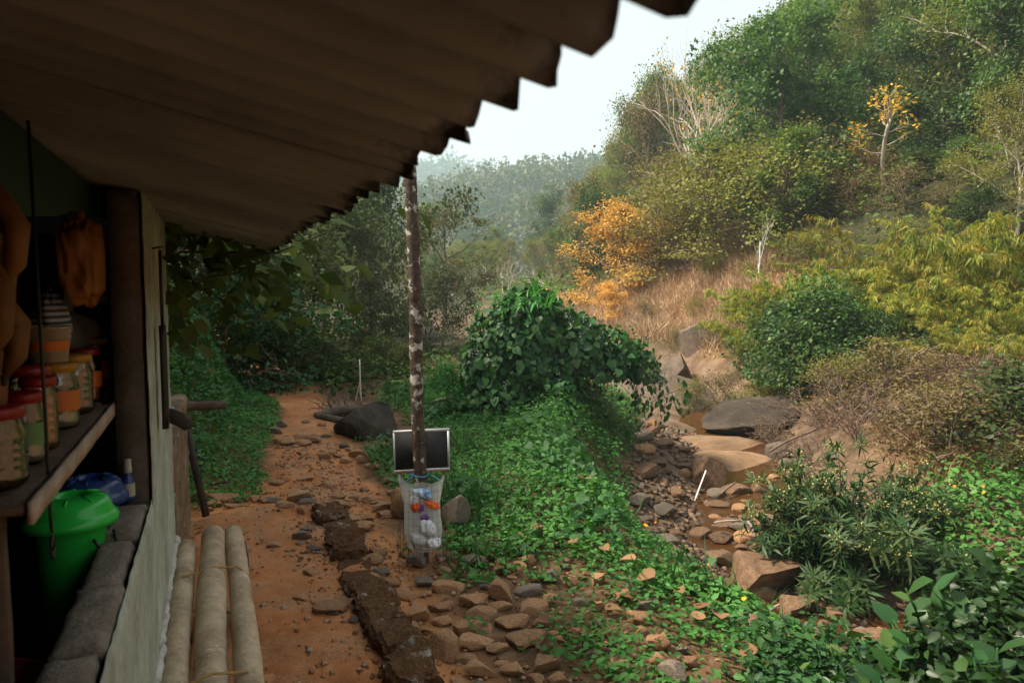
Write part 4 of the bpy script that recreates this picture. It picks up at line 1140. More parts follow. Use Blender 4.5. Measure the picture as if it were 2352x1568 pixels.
PR['twig'] = [twig_bush(21 + k, 1.1, 16) for k in range(3)]

# --- golden sparse tree: pale limbs, big golden leaves at the ends, each leaf pickable
g = np.random.default_rng(33); m_ = MB(); tips = []
P, _ = branch_pts(g, (.35, 0, -.2), (-.22, 0, 1), 2.1, 9, .05, .06)
tube(m_, P, np.linspace(.050, .028, len(P)), 7)
for k, (s, az, el, L) in enumerate([(.62, 2.9, .25, .75), (.70, .2, .35, .95), (.80, 3.4, .30, .8), (.84, .0, .25, .85), (.9, 1.6, .6, .6), (.93, 4.4, .5, .7), (.99, 3.0, .9, .7), (.99, .3, 1.0, .65), (.99, 1.5, 1.45, 1.05), (.99, 1.2, 1.3, .95)]):
    q_, _ = lerp_at(P, s)
    recurse(m_, g, q_, (math.cos(az) * math.cos(el), math.sin(az) * math.cos(el) * .7, math.sin(el)), L * .62, .014, 1, tips, (2, 3), .12, .10, .5, .6, .005)
PR['gold_trunk'] = m_.mesh('golden_tree_trunk', M['bark_pale'], True)
GOLD_TIPS = [t for t in tips if t[0][2] > 1.2]
GOLD_LEAF = [MB(), MB(), MB()]
for k, t_ in enumerate((.0, .5, .8)):
    leaves(GOLD_LEAF[k], LEAF7, [(0, 0, 0)], [(0, 1, 0)], [(0, 0, 1)], 1.0, t_)
GOLD_LEAF = [m_.mesh('golden_leaf', M['tree_gold']) for m_ in GOLD_LEAF]

def leaf_part(name, me, parent, pos, axis, nrm, size):
    y = Vector(axis).normalized(); x = y.cross(Vector(nrm)).normalized(); z = x.cross(y)
    o = link(name, me, parent)
    o.matrix_local = Matrix(((x[0]*size, y[0]*size, z[0]*size, pos[0]), (x[1]*size, y[1]*size, z[1]*size, pos[1]), (x[2]*size, y[2]*size, z[2]*size, pos[2]), (0, 0, 0, 1)))
    return o

# --- bamboo clump: arching culms, fans of hanging leaves
def bamboo(seed, H, W, culms, nfan):
    g = np.random.default_rng(seed); cu, lf = MB(), MB()
    pos, ax, nr, sz, ti = [], [], [], [], []
    for k in range(culms):
        az = k * 2.4 + g.random(); L = H * (.8 + .5 * g.random()); lean_ = .15 + .35 * g.random()
        n = 12; P = [np.array((.10 * math.cos(az), .10 * math.sin(az), -.15))]
        for i in range(n):
            u = i / n; e = math.pi / 2 - lean_ - u * u * 1.9 * (W / H)
            P.append(P[-1] + L / n * np.array((math.cos(az) * math.cos(e), math.sin(az) * math.cos(e), math.sin(e))))
        P = np.array(P); tube(cu, P, np.linspace(.014, .003, n + 1), 4, cap=False)
        for f in range(nfan):
            s = .22 + .78 * (f + g.random()) / nfan
            q_, t_ = lerp_at(P, min(s, .99))
            side = norm(g.normal(size=3) * np.array((1, 1, .3)))
            Lb = .10 + .34 * g.random() * (1.1 - .4 * s)
            b = q_ + side * Lb + np.array((0, 0, .04)); tube(cu, [q_, (q_ + b) / 2 + np.array((0, 0, .04)), b], [.003, .0025, .0015], 3, cap=False)
            for c in range(3):
                bb = q_ + (b - q_) * (.45 + .275 * c)
                m = 7; td = g.random()
                for _ in range(m):
                    pos.append(bb + g.normal(size=3) * .02)
                    ax.append(side * .45 + g.normal(size=3) * .42 + np.array((0, 0, -1.0))); nr.append(side + g.normal(size=3) * .5)
                    sz.append(.155 * (.7 + .7 * g.random())); ti.append(np.clip(.15 + .55 * td + .35 * g.random(), 0, 1))
    leaves(lf, BAMBOO, pos, ax, nr, sz, ti)
    return Proto(H, [('culms', cu.mesh('bamboo_culms', M['culm'], True)), ('foliage', lf.mesh('bamboo_foliage', M['bamboo']))])
PR['bamboo'] = [bamboo(41, 3.2, 2.2, 20, 36), bamboo(42, 3.0, 2.5, 18, 36), bamboo(43, 2.4, 2.2, 17, 32)]

# --- trees and shrubs read off the photograph -------------------------------
def set_tree(kind, i, name, px, py, d, label, wide=1.0, rz=None, cat='tree', group=None):
    return plant_to(PR[kind][i], name, px, py, d, label, group, cat, wide, rz)
set_tree('dark', 0, 'broadleaf_tree', 455, 455, 11.5, 'dark leafy tree behind the end of the low wall, boughs under the roof', 1.1)
set_tree('dark', 1, 'broadleaf_tree', 590, 500, 13.5, 'broad dark green tree left of the path end, under the roof corner', 1.15)
set_tree('dark', 0, 'broadleaf_tree', 725, 478, 16, 'dark green tree with hanging leafy boughs straight above the path end', 1.0, 2.1)
set_tree('dark', 1, 'broadleaf_tree', 850, 425, 19, 'tall dark tree left of the pole whose crown top meets the roof edge', .9, 4.0)
set_tree('olive', 0, 'broadleaf_tree', 1010, 625, 15.5, 'olive brown small leaved tree between the pole and the vine covered bush', 1.0)
set_tree('olive', 0, 'broadleaf_tree', 850, 640, 17, 'olive brown low tree left of the pole in the shade of the dark trees', .9, 2.6)
set_tree('red', 0, 'broadleaf_tree', 1015, 480, 24, 'airy tree with reddish leaf tips just right of the pole', 1.1, .6)
set_tree('green', 0, 'broadleaf_tree', 1140, 528, 58, 'flat topped pale green tree far down the valley', .8)
set_tree('deep', 0, 'broadleaf_tree', 1262, 450, 62, 'rounded dark green tree below the hazy ridge', .8)
set_tree('dry', 0, 'broadleaf_tree', 1335, 432, 46, 'tall yellowish dry tree left of the big green tree', .75)
set_tree('yellow', 0, 'broadleaf_tree', 1230, 560, 48, 'yellow green tree in the valley behind the vine bush', .9)
set_tree('yellow', 1, 'broadleaf_tree', 1385, 400, 44, 'tall yellow green tree at the left edge of the hillside wood', .7)
set_tree('dry', 1, 'broadleaf_tree', 1290, 590, 36, 'brownish dry tree left behind the orange tree', .9)
set_tree('dry', 0, 'broadleaf_tree', 1340, 640, 30, 'small tan dry tree at the left foot of the orange tree', .9, 3.3)
set_tree('greybare', 0, 'bare_tree', 1160, 580, 36, 'leafless grey tree in the valley right of the airy tree', 1.1)
set_tree('greybare', 0, 'bare_tree', 1225, 640, 30, 'leafless pale tree above the top of the vine bush', 1.0, 2.2)
set_tree('greybare', 0, 'bare_tree', 1275, 600, 40, 'leafless pinkish tree left of the orange tree', 1.0, 4.2)
set_tree('orange', 0, 'orange_tree', 1430, 475, 22, 'bright orange leaved tree at the foot of the hillside', 1.4)
set_tree('orange', 0, 'orange_tree', 1405, 650, 19.5, 'low orange leaved sapling in front of the orange tree', 1.3, 2.0)
set_tree('green', 1, 'broadleaf_tree', 1540, 165, 38, 'big leafy green tree behind the leafless pale tree', .80)
set_tree('green', 0, 'broadleaf_tree', 1455, 270, 39, 'green tree with hanging sprays left of the leafless pale tree', .75)
set_tree('bare', 0, 'bare_tree', 1615, 62, 26, 'tall leafless tree with pale branching stems on the hillside', .8, 1.0)
set_tree('bare', 0, 'bare_tree', 1530, 430, 28, 'short leafless tree with tangled pale twigs below the tall bare one', 1.0, 3.0)
set_tree('white', 0, 'bare_tree', 1745, 475, 17, 'small white stemmed leafless tree above the dry grass', 1.0, .4)
set_tree('yellow', 1, 'broadleaf_tree', 1650, 500, 22, 'feathery yellow green tree left of the white stemmed tree', .85)
set_tree('yellow', 0, 'broadleaf_tree', 1800, 400, 21, 'fine leaved yellow green tree right above the white stemmed tree', .85)
set_tree('deep', 0, 'shrub_thicket', 1920, 660, 12.9, 'dark green broad shrub between the two bamboo groups', .9, cat='shrub')
set_tree('deep', 1, 'shrub_thicket', 1805, 710, 13.0, 'dark green creeper hung shrub above the dry grass bank', .55, cat='shrub')
set_tree('shrub', 0, 'shrub_thicket', 2030, 740, 12.2, 'low dark green shrub at the foot of the bamboo', 1.0, cat='shrub')
set_tree('shrub', 1, 'shrub_thicket', 1860, 780, 12.2, 'low dark green shrub above the grey boulder', .9, cat='shrub')
set_tree('deep', 1, 'shrub_thicket', 2240, 440, 14.5, 'glossy green bush behind the right bamboo group', .8, cat='shrub')
for k_, (px, py, d, lab) in enumerate([(1800, 725, 12.6, 'dark vine hung shrub at the left end of the middle bamboo'), (1870, 690, 12.0, 'tall dark green shrub in front of the middle bamboo'), (1950, 725, 11.8, 'dark green shrub next to the tall one before the bamboo'),
        (2035, 745, 11.6, 'dark green shrub at the right of the middle bamboo foot'), (1900, 810, 11.3, 'low dark green shrub among the twigs below the bamboo'), (1960, 835, 11.0, 'low dark green shrub at the edge of the twig tangle'), (2110, 800, 11.2, 'dark green shrub under the right bamboo'), (2050, 800, 10.7, 'dark green shrub between twig tangle and bamboo'), (2180, 770, 10.9, 'dark green shrub right of the twig tangle top'), (2290, 790, 10.2, 'dark green shrub below the bamboo near the right edge'), (1830, 770, 11.6, 'dark green shrub right above the big boulder')]):
    set_tree('shrub', k_ % 2, 'shrub_thicket', px, py, d, lab, 1.05, None, 'shrub')
GB = 'drooping yellow green bamboo clumps on the hillside'
for i, (px, py, d, lab, wd) in enumerate([
    (2030, 490, 13.9, 'tallest bamboo clump of the middle group, below the golden leaved tree', 1.0),
    (1875, 575, 13.9, 'yellow tipped bamboo clump at the left end of the middle group', 1.0),
    (2130, 560, 13.6, 'bamboo clump at the right end of the middle group', 1.0),
    (1780, 640, 14.6, 'small bamboo spray beside the white stemmed tree', 1.0),
    (2335, 385, 12.6, 'high yellow green bamboo clump at the right edge of the picture', 1.0),
    (2230, 600, 11.9, 'broad yellow green bamboo clump leaning left at the right side', 1.1),
    (2330, 620, 11.0, 'bamboo clump in the right edge below the highest one', 1.1),
    (2300, 790, 10.0, 'olive green bamboo clump low at the right edge', 1.2),
    (2120, 750, 10.9, 'low bamboo clump at the head of the twig tangle', 1.2),
    (2235, 720, 10.5, 'bamboo clump hanging over the twig tangle', 1.2),
    (2350, 690, 9.8, 'bamboo clump leaning in from the right edge', 1.1),
    (2380, 500, 12.0, 'bamboo clump mostly outside the right edge', 1.0),
    (1800, 590, 13.4, 'bamboo spray at the upper left of the middle group', 1.0),
    (1725, 690, 13.8, 'leftmost low bamboo spray over the dry grass', 1.0),
    (2010, 560, 13.5, 'bamboo clump in the heart of the middle group', 1.0),
    (2180, 470, 14.2, 'bamboo clump between the middle and right groups', 1.0),
    (1765, 860, 12.4, 'little yellow bamboo tuft above the grey boulder', 1.2)]):
    set_tree('bamboo', i % 3, 'bamboo_clump', px, py, d, lab, wd, None, 'bamboo', GB)

gt = at(1990, 500, 18); gtz = tz(gt[0], gt[1])
gold = empty('golden_tree', (gt[0], gt[1], gtz), 0, 'slender pale tree with sparse golden yellow leaves on the hillside', 'tree')
sG = (at(1970, 185, 18)[2] - gtz) / 3.0
gold.scale = (sG * 1.55, sG * 1.3, sG * 1.05)
link('trunk', PR['gold_trunk'], gold)
g = np.random.default_rng(3)
for p_, d_ in GOLD_TIPS:
    for _ in range(7 if g.random() > .3 else 3):
        sz = .078 * (.7 + .6 * g.random())
        leaf_part('leaf', GOLD_LEAF[int(g.choice(3, p=(.22, .45, .33)))], gold, p_ + g.normal(size=3) * .075, norm(d_ * .5 + g.normal(size=3) * .6 + np.array((0, 0, .1))), norm(g.normal(size=3) * .6 + np.array((0, -.5, .8))), sz)

# --- the wood on the hillside: every tree its own object
KIND = {'green': ('broadleaf_tree', 'mid green leafy tree in the hillside wood'),
        'deep': ('broadleaf_tree', 'deep green glossy tree in the hillside wood'),
        'yellow': ('broadleaf_tree', 'yellowish fine leaved tree in the hillside wood'),
        'dry': ('broadleaf_tree', 'brownish half dry tree in the hillside wood')}
g = np.random.default_rng(77)
placed = []
for _ in range(9000):
    y = 14.5 + 62 * g.random() ** 1.4; rxy = g.uniform(-.30, .80); x = rxy * y
    if x < hill_foot(y) - 1: 
        if y < 34: continue
    if rxy < .345 and y < 27: continue
    if rxy < .10 and y < 40: continue
    if .345 <= rxy and y < 14.6 + 9 * max(0, .42 - rxy): continue
    if .355 < rxy < .61 and y < 19.8: continue
    if .12 < rxy < .345 and y < 34: continue
    if rxy < .41 and y < 17.8: continue
    sp = interp(y, [14, 20, 40, 80], [1.15, 1.7, 2.8, 4.1])
    if any((x - a) ** 2 + (y - b) ** 2 < sp * sp for a, b in placed): continue
    placed.append((x, y))
    if len(placed) >= 290: break
GH = 'trees of the hillside wood'
GV = 'trees of the wood down the valley'
for x, y in placed:
    nz_ = vnoise(x * .16, y * .16, 50) + .25 * g.normal()
    kind = 'deep' if nz_ < -.22 else ('green' if nz_ < .10 else ('yellow' if nz_ < .36 else 'dry'))
    valley = x < hill_foot(y) + 1
    if valley and kind in ('deep', 'green') and g.random() < .6: kind = 'yellow' if g.random() < .5 else 'dry'
    pr = PR[kind][int(g.integers(0, 2))]
    hgt = (3.4 + 3.6 * g.random() ** 1.4) * (.55 if x / y < .07 else 1.0) * interp(y, [14, 30, 70], [.72, 1.05, 1.5])
    # no taller than the skyline of the wood
    pyl = np.interp(1176 + 1700 * x / y - 55, [1000, 1210, 1300, 1380, 1480, 1640, 1800, 2000], [560, 545, 450, 330, 200, 85, 0, -300])
    hgt = min(hgt, at(1176 + 1700 * x / y, pyl, y)[2] - tz(x, y))
    if hgt < 1.3: continue
    nme, lab = KIND[kind]
    if valley: lab = lab.replace('hillside wood', 'valley floor wood')
    plant(pr, nme, x, y, hgt, g.random() * 6.28, lab, 'tree', GV if valley else GH, .66 + .30 * g.random(), .15)

# --- dark shrubs at the end of the path, and behind the left bank
for px, py, d, k, lab in [(520, 700, 10.6, 'shrub', 'dark shrub above the creeper bank nearest the low wall'), (650, 760, 11.6, 'shrub', 'dark shrub left of the path where it turns away'),
                          (745, 800, 12.2, 'shrub', 'dark shrub that closes the end of the red path'), (880, 790, 12.5, 'shrub', 'dark shrub behind the fallen log'),
                          (590, 640, 12.0, 'shrub', 'taller dark shrub under the roof corner trees'), (930, 800, 13.2, 'shrub', 'dark shrub just left of the pole in the shade')]:
    o = plant_to(PR[k][int(px) % 2], 'shrub_thicket', px, py, d, lab, None, 'shrub', 1.15)
    for c in kids(o):
        if c.name.startswith('crown'):
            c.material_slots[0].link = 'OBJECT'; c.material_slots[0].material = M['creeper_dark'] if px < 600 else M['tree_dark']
# yellowish shrubs in the dry grass
for px, py, d, k, lab in [(1690, 690, 16.0, 'yshrub', 'yellow green shrub in the dry grass under the white stemmed tree'), (1640, 590, 19, 'yshrub', 'yellow green shrub high on the dry grass slope'),
                          (1700, 850, 13.6, 'dryshrub', 'tan dry shrub just above the grey boulder'), (1560, 620, 22, 'dryshrub', 'tan dry shrub right of the orange tree'),
                          (1760, 780, 14.2, 'yshrub', 'small yellow green shrub at the right end of the dry grass'), (1640, 760, 15.2, 'dryshrub', 'tan dry shrub in the middle of the grass slope'),
                          (1590, 540, 25, 'yshrub', 'yellow green shrub beneath the tall leafless tree'), (1480, 700, 18, 'dryshrub', 'tan dry shrub right below the orange tree'),(1600, 880, 12.6, 'yshrub', 'yellow green weed clump left above the boulder'),(1660, 870, 12.4, 'dryshrub', 'tan weed clump above the boulder top'),(1740, 880, 12.2, 'yshrub', 'yellow green weeds at the right end of the boulder'),(1690, 760, 14.4, 'yshrub', 'yellow green shrub on the grass right of the rock outcrop'),(1720, 620, 17.4, 'yshrub', 'yellow green shrub beside the white stem'),(1600, 690, 17.5, 'yshrub', 'olive shrub above the rock outcrop'),(1550, 760, 15.8, 'dryshrub', 'tan shrub left above the rock outcrop'),(1830, 860, 12.2, 'dryshrub', 'tan shrub between boulder and bamboo')]:
    plant_to(PR[k][0], 'dry_slope_shrub', px, py, d, lab, None, 'shrub', 1.0)
g = np.random.default_rng(88); q_ = []
for _ in range(600):
    y = g.uniform(18.5, 33); rxy = g.uniform(.12, .40); x = rxy * y
    py_ = 655 - (tz(x, y) - 1.6) / y * 1700
    if py_ > 668 - 80 * g.random(): continue
    if any((x - a) ** 2 + (y - b) ** 2 < 1.5 for a, b in q_): continue
    q_.append((x, y)); kd = ['yshrub', 'shrub', 'yshrub', 'dryshrub'][int(g.integers(0, 4))]
    plant(PR[kd][0], 'hill_shrub', x, y, 1.3 + 1.0 * g.random(), None, {'yshrub': 'yellow green shrub on the upper grass slope', 'shrub': 'dark green shrub on the upper grass slope', 'dryshrub': 'tan dry shrub on the upper grass slope'}[kd], 'shrub', 'shrubs of the upper slope', 1.2)
    if len(q_) > 62: break
g = np.random.default_rng(90); q_ = []
for _ in range(500):
    y = g.uniform(15.3, 20.5); x = y * g.uniform(.39, .60)
    if .45 < x / y < .52 and y < 18.4: continue
    if any((x - a) ** 2 + (y - b) ** 2 < .75 for a, b in q_): continue
    q_.append((x, y)); kd = ['shrub', 'yshrub', 'shrub', 'dryshrub'][int(g.integers(0, 4))]
    plant(PR[kd][0], 'hill_shrub', x, y, (.5 if y < 18 else .9) + .4 * g.random(), None, {'yshrub': 'yellow green shrub around the golden leaved tree', 'shrub': 'dark green shrub around the golden leaved tree', 'dryshrub': 'tan dry shrub around the golden leaved tree'}[kd], 'shrub', 'shrubs round the golden tree', 1.3)
    if len(q_) > 34: break
g = np.random.default_rng(89); q_ = []
for _ in range(900):
    y = g.uniform(6.8, 10.6); x = stream_x(y) + g.uniform(1.5 if y > 8.6 else 2.2, 6.0)
    if x / y > .74 or (y < 12.2 and .24 < x / y < .38 and y > 9) or any((x - a) ** 2 + (y - b) ** 2 < .30 for a, b in q_): continue
    q_.append((x, y)); kd = ['yshrub', 'dryshrub', 'dryshrub', 'shrub', 'twig', 'twig', 'twig', 'twig'][int(g.integers(0, 8))]
    plant(PR[kd][0], 'bank_scrub', x, y, .35 + .45 * g.random(), None, {'yshrub': 'yellow green weeds on the right bank', 'shrub': 'dark green weeds on the right bank', 'dryshrub': 'tan dry weeds on the right bank', 'twig': 'brown twiggy weeds on the right bank'}[kd], 'shrub', 'scrub of the right bank', 1.5)
    if len(q_) > 80: break
GT = 'dry twiggy shrubs on the right bank'
for px, py, d, lab in [(1840, 870, 11.5, 'dry twiggy shrub right of the grey boulder'), (1930, 880, 11.0, 'grey brown twig bush beyond the flowering shrub'), (2040, 900, 11.0, 'grey brown twig bush in front of the rusty grass bank'),
                       (1790, 930, 10.4, 'low bare twig bush leaning over the grey boulder'), (2160, 920, 9.6, 'twiggy bush below the low bamboo'), (2260, 960, 9.0, 'tall twiggy bush near the right edge'),
                       (2330, 900, 8.4, 'twiggy bush cut by the right edge'), (2190, 1010, 8.4, 'dark twiggy bush above the right creeper mound'), (1890, 930, 10.0, 'low twig bush behind the flower heads'), (2090, 985, 9.0, 'low twig bush right of the flowering shrub')] + [(px, py, d, 'brown twig tangle on the right bank') for px, py, d in ((1860,845,12.0),(1960,850,11.8),(2060,860,11.6),(2140,870,10.6),(2230,890,10.0),(2010,930,10.2),(2110,930,9.6),(2200,950,9.0),(2300,1000,8.0),(2250,1040,7.6),(2340,1060,7.2),(1870,960,9.2),(1980,940,9.6),(2150,1010,8.2),(1800,900,11.0))]:
    plant_to(PR['twig'][px % 3], 'twig_bush', px, py, d, lab, GT, 'shrub', 1.0)

# --- ground covers: creepers, clover, grass (nobody could count these)
def lxly(x, y): return x * BX[0] + y * BX[1], x * BY[0] + y * BY[1]
def cover(name, mat, n, region, dens, hgt, size, T=LEAF7, seed=0, flat=.9, tint0=.35, tvar=.5):
    g = np.random.default_rng(seed)
    x0, x1, y0, y1 = region
    X_, Y_ = g.uniform(x0, x1, n * 6), g.uniform(y0, y1, n * 6)
    k = g.random(n * 6) < dens(X_, Y_)
    X_, Y_ = X_[k][:n], Y_[k][:n]; n = len(X_)
    hv = hgt(X_, Y_)
    u = g.random(n) ** .6
    Z_ = terrain(X_, Y_) + .01 + hv * u
    # lean of the leafy surface, from the slope of the canopy
    e = .08
    gx_ = (terrain(X_ + e, Y_, False) + hgt(X_ + e, Y_) - terrain(X_ - e, Y_, False) - hgt(X_ - e, Y_)) / (2 * e)
    gy_ = (terrain(X_, Y_ + e, False) + hgt(X_, Y_ + e) - terrain(X_, Y_ - e, False) - hgt(X_, Y_ - e)) / (2 * e)
    up = norm(np.stack([-gx_, -gy_, np.ones(n)], 1))
    nr = norm(up * flat + g.normal(size=(n, 3)) * .42)
    az = g.random(n) * 6.283
    ax = np.stack([np.cos(az), np.sin(az), -.15 + .3 * g.normal(size=n)], 1)
    patch = vnoise(X_ * 2.2, Y_ * 2.2, seed + 3) + .5 * vnoise(X_ * 7, Y_ * 7, seed + 4)
    t = np.clip(tint0 + .35 * patch + tvar * (g.random(n) - .5), 0, 1)
    m_ = MB(); leaves(m_, T, np.stack([X_, Y_, Z_], 1), ax, nr, size * (.55 + .8 * g.random(n)) * (1 + .5 * np.clip(patch, -.4, .6)), t)
    return tag(m_.obj(name, mat), kind='stuff')

def bank_d(x, y): return x - stream_x(y)
def dens_bank(x, y):
    lx, ly = lxly(x, y)
    nz_ = vnoise(x * 1.5, y * 1.5, 60); n2 = vnoise(x * 5, y * 5, 61)
    a = sst(-.1, .35, (x - .18 + .8 * nz_)) 
    a = np.maximum(a, sst(0, .35, ly - 3.80 + .5 * nz_) * sst(1.22, 1.42, lx + .12 * nz_))
    a = a * (1 - sst(6.6, 7.4, ly) * sst(2.5, 2.0, lx + .3 * nz_)) * sst(-1.12, -1.38, bank_d(x, y) + .35 * nz_) * (1 - path_mask(x, y)) * sst(1.05, 1.25, lx)
    spr = sst(.18, .30, n2) * .55 * sst(1.0, 1.2, lx) * sst(-1.1, -1.4, bank_d(x, y))
    hole = sst(-.30, -.12, vnoise(x * 2.6, y * 2.6, 66)) * .75 + .25
    near = sst(3.9, 4.7, y)
    return np.maximum(a * (hole * (1 - near) + near), spr * (1 - path_mask(x, y)))
def h_bank(x, y):
    lump = .5 + vnoise(x * 1.7, y * 1.7, 62) + .5 * vnoise(x * 4.5, y * 4.5, 63)
    return .05 + np.clip(lump, 0, 1.3) * (.07 + .25 * sst(3.9, 6.2, y) * sst(-.35, .5, x)) + .10 * sst(6.5, 8, y) * sst(-.4, .4, x)
cover('creeper_cover', M['creeper'], 46000, (-1.9, 2.6, 2.0, 11.5), dens_bank, h_bank, .043, LEAF7, 200)
def dens_left(x, y):
    lx, ly = lxly(x, y)
    lb = path_c(ly) - path_w(ly) - lx + .16 * vnoise(x * 2, y * 2, 70)
    return sst(.0, .12, lb) * sst(5.45, 5.75, ly) * sst(5.2, 3.2, lb)
def h_left(x, y):
    lx, ly = lxly(x, y); lb = path_c(ly) - path_w(ly) - lx
    return .03 + .06 * sst(.1, .6, lb) + sst(.4, 1.0, lb) * (.20 + .25 * (vnoise(x * 2, y * 2, 72) + .5 * vnoise(x * 5, y * 5, 73) + .4))
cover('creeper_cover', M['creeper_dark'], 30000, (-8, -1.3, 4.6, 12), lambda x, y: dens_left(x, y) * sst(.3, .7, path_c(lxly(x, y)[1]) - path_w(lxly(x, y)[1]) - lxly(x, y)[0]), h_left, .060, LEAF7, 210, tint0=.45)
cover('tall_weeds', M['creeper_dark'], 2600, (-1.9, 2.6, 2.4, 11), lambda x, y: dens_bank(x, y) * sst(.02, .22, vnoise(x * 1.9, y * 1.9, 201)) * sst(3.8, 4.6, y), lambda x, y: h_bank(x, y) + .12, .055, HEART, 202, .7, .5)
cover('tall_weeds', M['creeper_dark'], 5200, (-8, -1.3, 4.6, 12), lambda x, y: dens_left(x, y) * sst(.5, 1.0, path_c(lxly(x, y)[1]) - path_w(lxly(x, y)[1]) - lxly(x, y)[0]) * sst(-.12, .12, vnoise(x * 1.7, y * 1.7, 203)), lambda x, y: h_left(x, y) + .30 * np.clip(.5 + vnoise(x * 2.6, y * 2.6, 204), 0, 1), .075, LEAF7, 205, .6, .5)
cover('clover_cover', M['creeper'], 16000, (-4.5, -1.2, 4.8, 10.5), lambda x, y: dens_left(x, y) * sst(1.6, .9, path_c(lxly(x, y)[1]) - path_w(lxly(x, y)[1]) - lxly(x, y)[0]), h_left, .036, LEAF7, 211, tint0=.45)
def dens_right(x, y):
    d = bank_d(x, y) + .3 * vnoise(x * 2, y * 2, 80)
    return sst(.75, 1.05, d) * sst(3.4, 2.6, d) * sst(7.3, 6.7, y + .5 * vnoise(x * 1.5, y * 1.5, 83))
def h_right(x, y): return .08 + .30 * np.clip(.55 + vnoise(x * 1.6, y * 1.6, 81) + .4 * vnoise(x * 5, y * 5, 82), 0, 1.3)
cover('creeper_cover', M['creeper'], 17000, (2.6, 6.6, 2.6, 7.6), dens_right, h_right, .055, LEAF7, 220, tint0=.3)
# fern-like undergrowth of the near wood and forest floor leaves on the hill
cover('undergrowth', M['tree_dark'], 9000, (-9, .6, 10.2, 16), lambda x, y: sst(-.1, .2, vnoise(x, y, 90) + .3) * (1 - path_mask(x, y)), lambda x, y: .1 + .35 * np.clip(vnoise(x * 1.4, y * 1.4, 91) + .4, 0, 1), .10, LEAF4, 230)
def hillish(x, y): return sst(.30, .36, x / y) * sst(13, 15, y) + sst(25, 28, y) * sst(-.1, .1, x / y)
cover('undergrowth', M['tree_green'], 26000, (-4, 40, 13, 52), lambda x, y: np.clip(hillish(x, y), 0, 1) * sst(.85, .75, x / y) * np.clip(24 / y, .2, 1), lambda x, y: .15 + .9 * np.clip(vnoise(x * .8, y * .8, 93) + .4, 0, 1), .15, LEAF4, 231)
def dens_dry(x, y):
    r_ = x / y
    return sst(.03, .10, r_) * sst(.44, .35, r_) * sst(9.3, 10.5, y) * sst(31, 26, y) * sst(1.35, 1.9, bank_d(x, y)) * sst(-.42, -.15, vnoise(x * .7, y * .7, 95))
def grass(name, mat, n, region, dens, L, seed, lean_=.5):
    g = np.random.default_rng(seed); x0, x1, y0, y1 = region
    X_, Y_ = g.uniform(x0, x1, n * 8), g.uniform(y0, y1, n * 8); k = g.random(n * 8) < dens(X_, Y_); X_, Y_ = X_[k][:n], Y_[k][:n]; n = len(X_)
    tu = .5 + vnoise(X_ * 2.5, Y_ * 2.5, seed)
    ax = np.stack([g.normal(size=n) * lean_ - .25, g.normal(size=n) * lean_ - .2, np.ones(n)], 1)
    m_ = MB(); leaves(m_, LT([(-.022,0,0),(.022,0,0),(.014,.6,.02),(0,1,-.14),(-.014,.6,.02)], [(0,1,2),(0,2,4),(4,2,3)]), np.stack([X_, Y_, terrain(X_, Y_) - .02], 1), ax, rdir(n, g), L * (.5 + .8 * g.random(n)) * (.55 + .9 * tu), np.clip(.35 + .5 * (tu - .5) + .6 * (g.random(n) - .5), 0, 1))
    return tag(m_.obj(name, mat), kind='stuff')
grass('dry_grass', M['grass_dry'], 52000, (.5, 12, 9, 31), dens_dry, .40, 240)
grass('rusty_grass', M['grass_red'], 22000, (3.8, 9.5, 6.8, 13.8), lambda x, y: sst(1.6, 2.4, bank_d(x, y)) * sst(-.2, .1, vnoise(x * 1.2, y * 1.2, 97) + .12), .26, 241)
grass('green_grass', M['creeper'], 2600, (-1.2, 2.2, 2.4, 5), lambda x, y: sst(.02, .2, vnoise(x * 3, y * 3, 98)) * sst(.95, 1.1, lxly(x, y)[0]) * sst(-1.1, -1.4, bank_d(x, y)), .07, 242)
grass('bank_grass', M['creeper_dark'], 3800, (-1.8, 2.2, 4, 11), lambda x, y: dens_bank(x, y) * sst(.0, .2, vnoise(x * 2.3, y * 2.3, 206)), .24, 243)

# --- the big bush smothered in heart leaved vine
vr = at(1270, 960, 9.3); vz = tz(vr[0], vr[1])
vine = empty('vine_bush', (vr[0], vr[1], vz), 0, 'big bush smothered in dark heart leaved vine, domed like a mushroom', 'bush')
g = np.random.default_rng(300)
V0 = np.array((vr[0], vr[1], vz))
DOMES = [(at(1200, 805, 9.2), (.60, .58, .68), 1.0), (at(1218, 722, 9.1), (.36, .36, .36), .5), (at(1305, 805, 9.2), (.50, .5, .46), .45), (at(1385, 838, 9.3), (.54, .55, .42), .22), (at(1455, 862, 9.4), (.33, .38, .33), .15), (at(1150, 930, 9.0), (.44, .45, .5), .9), (at(1112, 850, 9.0), (.28, .3, .34), .7), (at(1260, 900, 9.0), (.40, .40, .42), .8)]
POS, NRM = [], []
for c, r_, low in DOMES:
    n = int(3600 * r_[0] * r_[2] / .5)
    D = rdir(n, g); D = D[D[:, 2] > -low]
    lump = 1 + .24 * fbm(D[:, 0] * 2.3 + c[0] * 3, D[:, 2] * 2.3 + D[:, 1] * 2, 31, 3) + .05 * g.normal(size=len(D))
    P_ = np.array(c) + D * np.array(r_) * lump[:, None]
    inside = np.zeros(len(P_), bool)
    for c2, r2, _l in DOMES:
        if c2 is not c: inside |= (((P_ - np.array(c2)) / (np.array(r2) * .86)) ** 2).sum(1) < 1
    POS.append(P_[~inside]); NRM.append(norm(D / np.array(r_))[~inside])
POS, NRM = np.concatenate(POS), np.concatenate(NRM)
k = POS[:, 2] > terrain(POS[:, 0], POS[:, 1]) + .02
POS, NRM = POS[k], NRM[k]
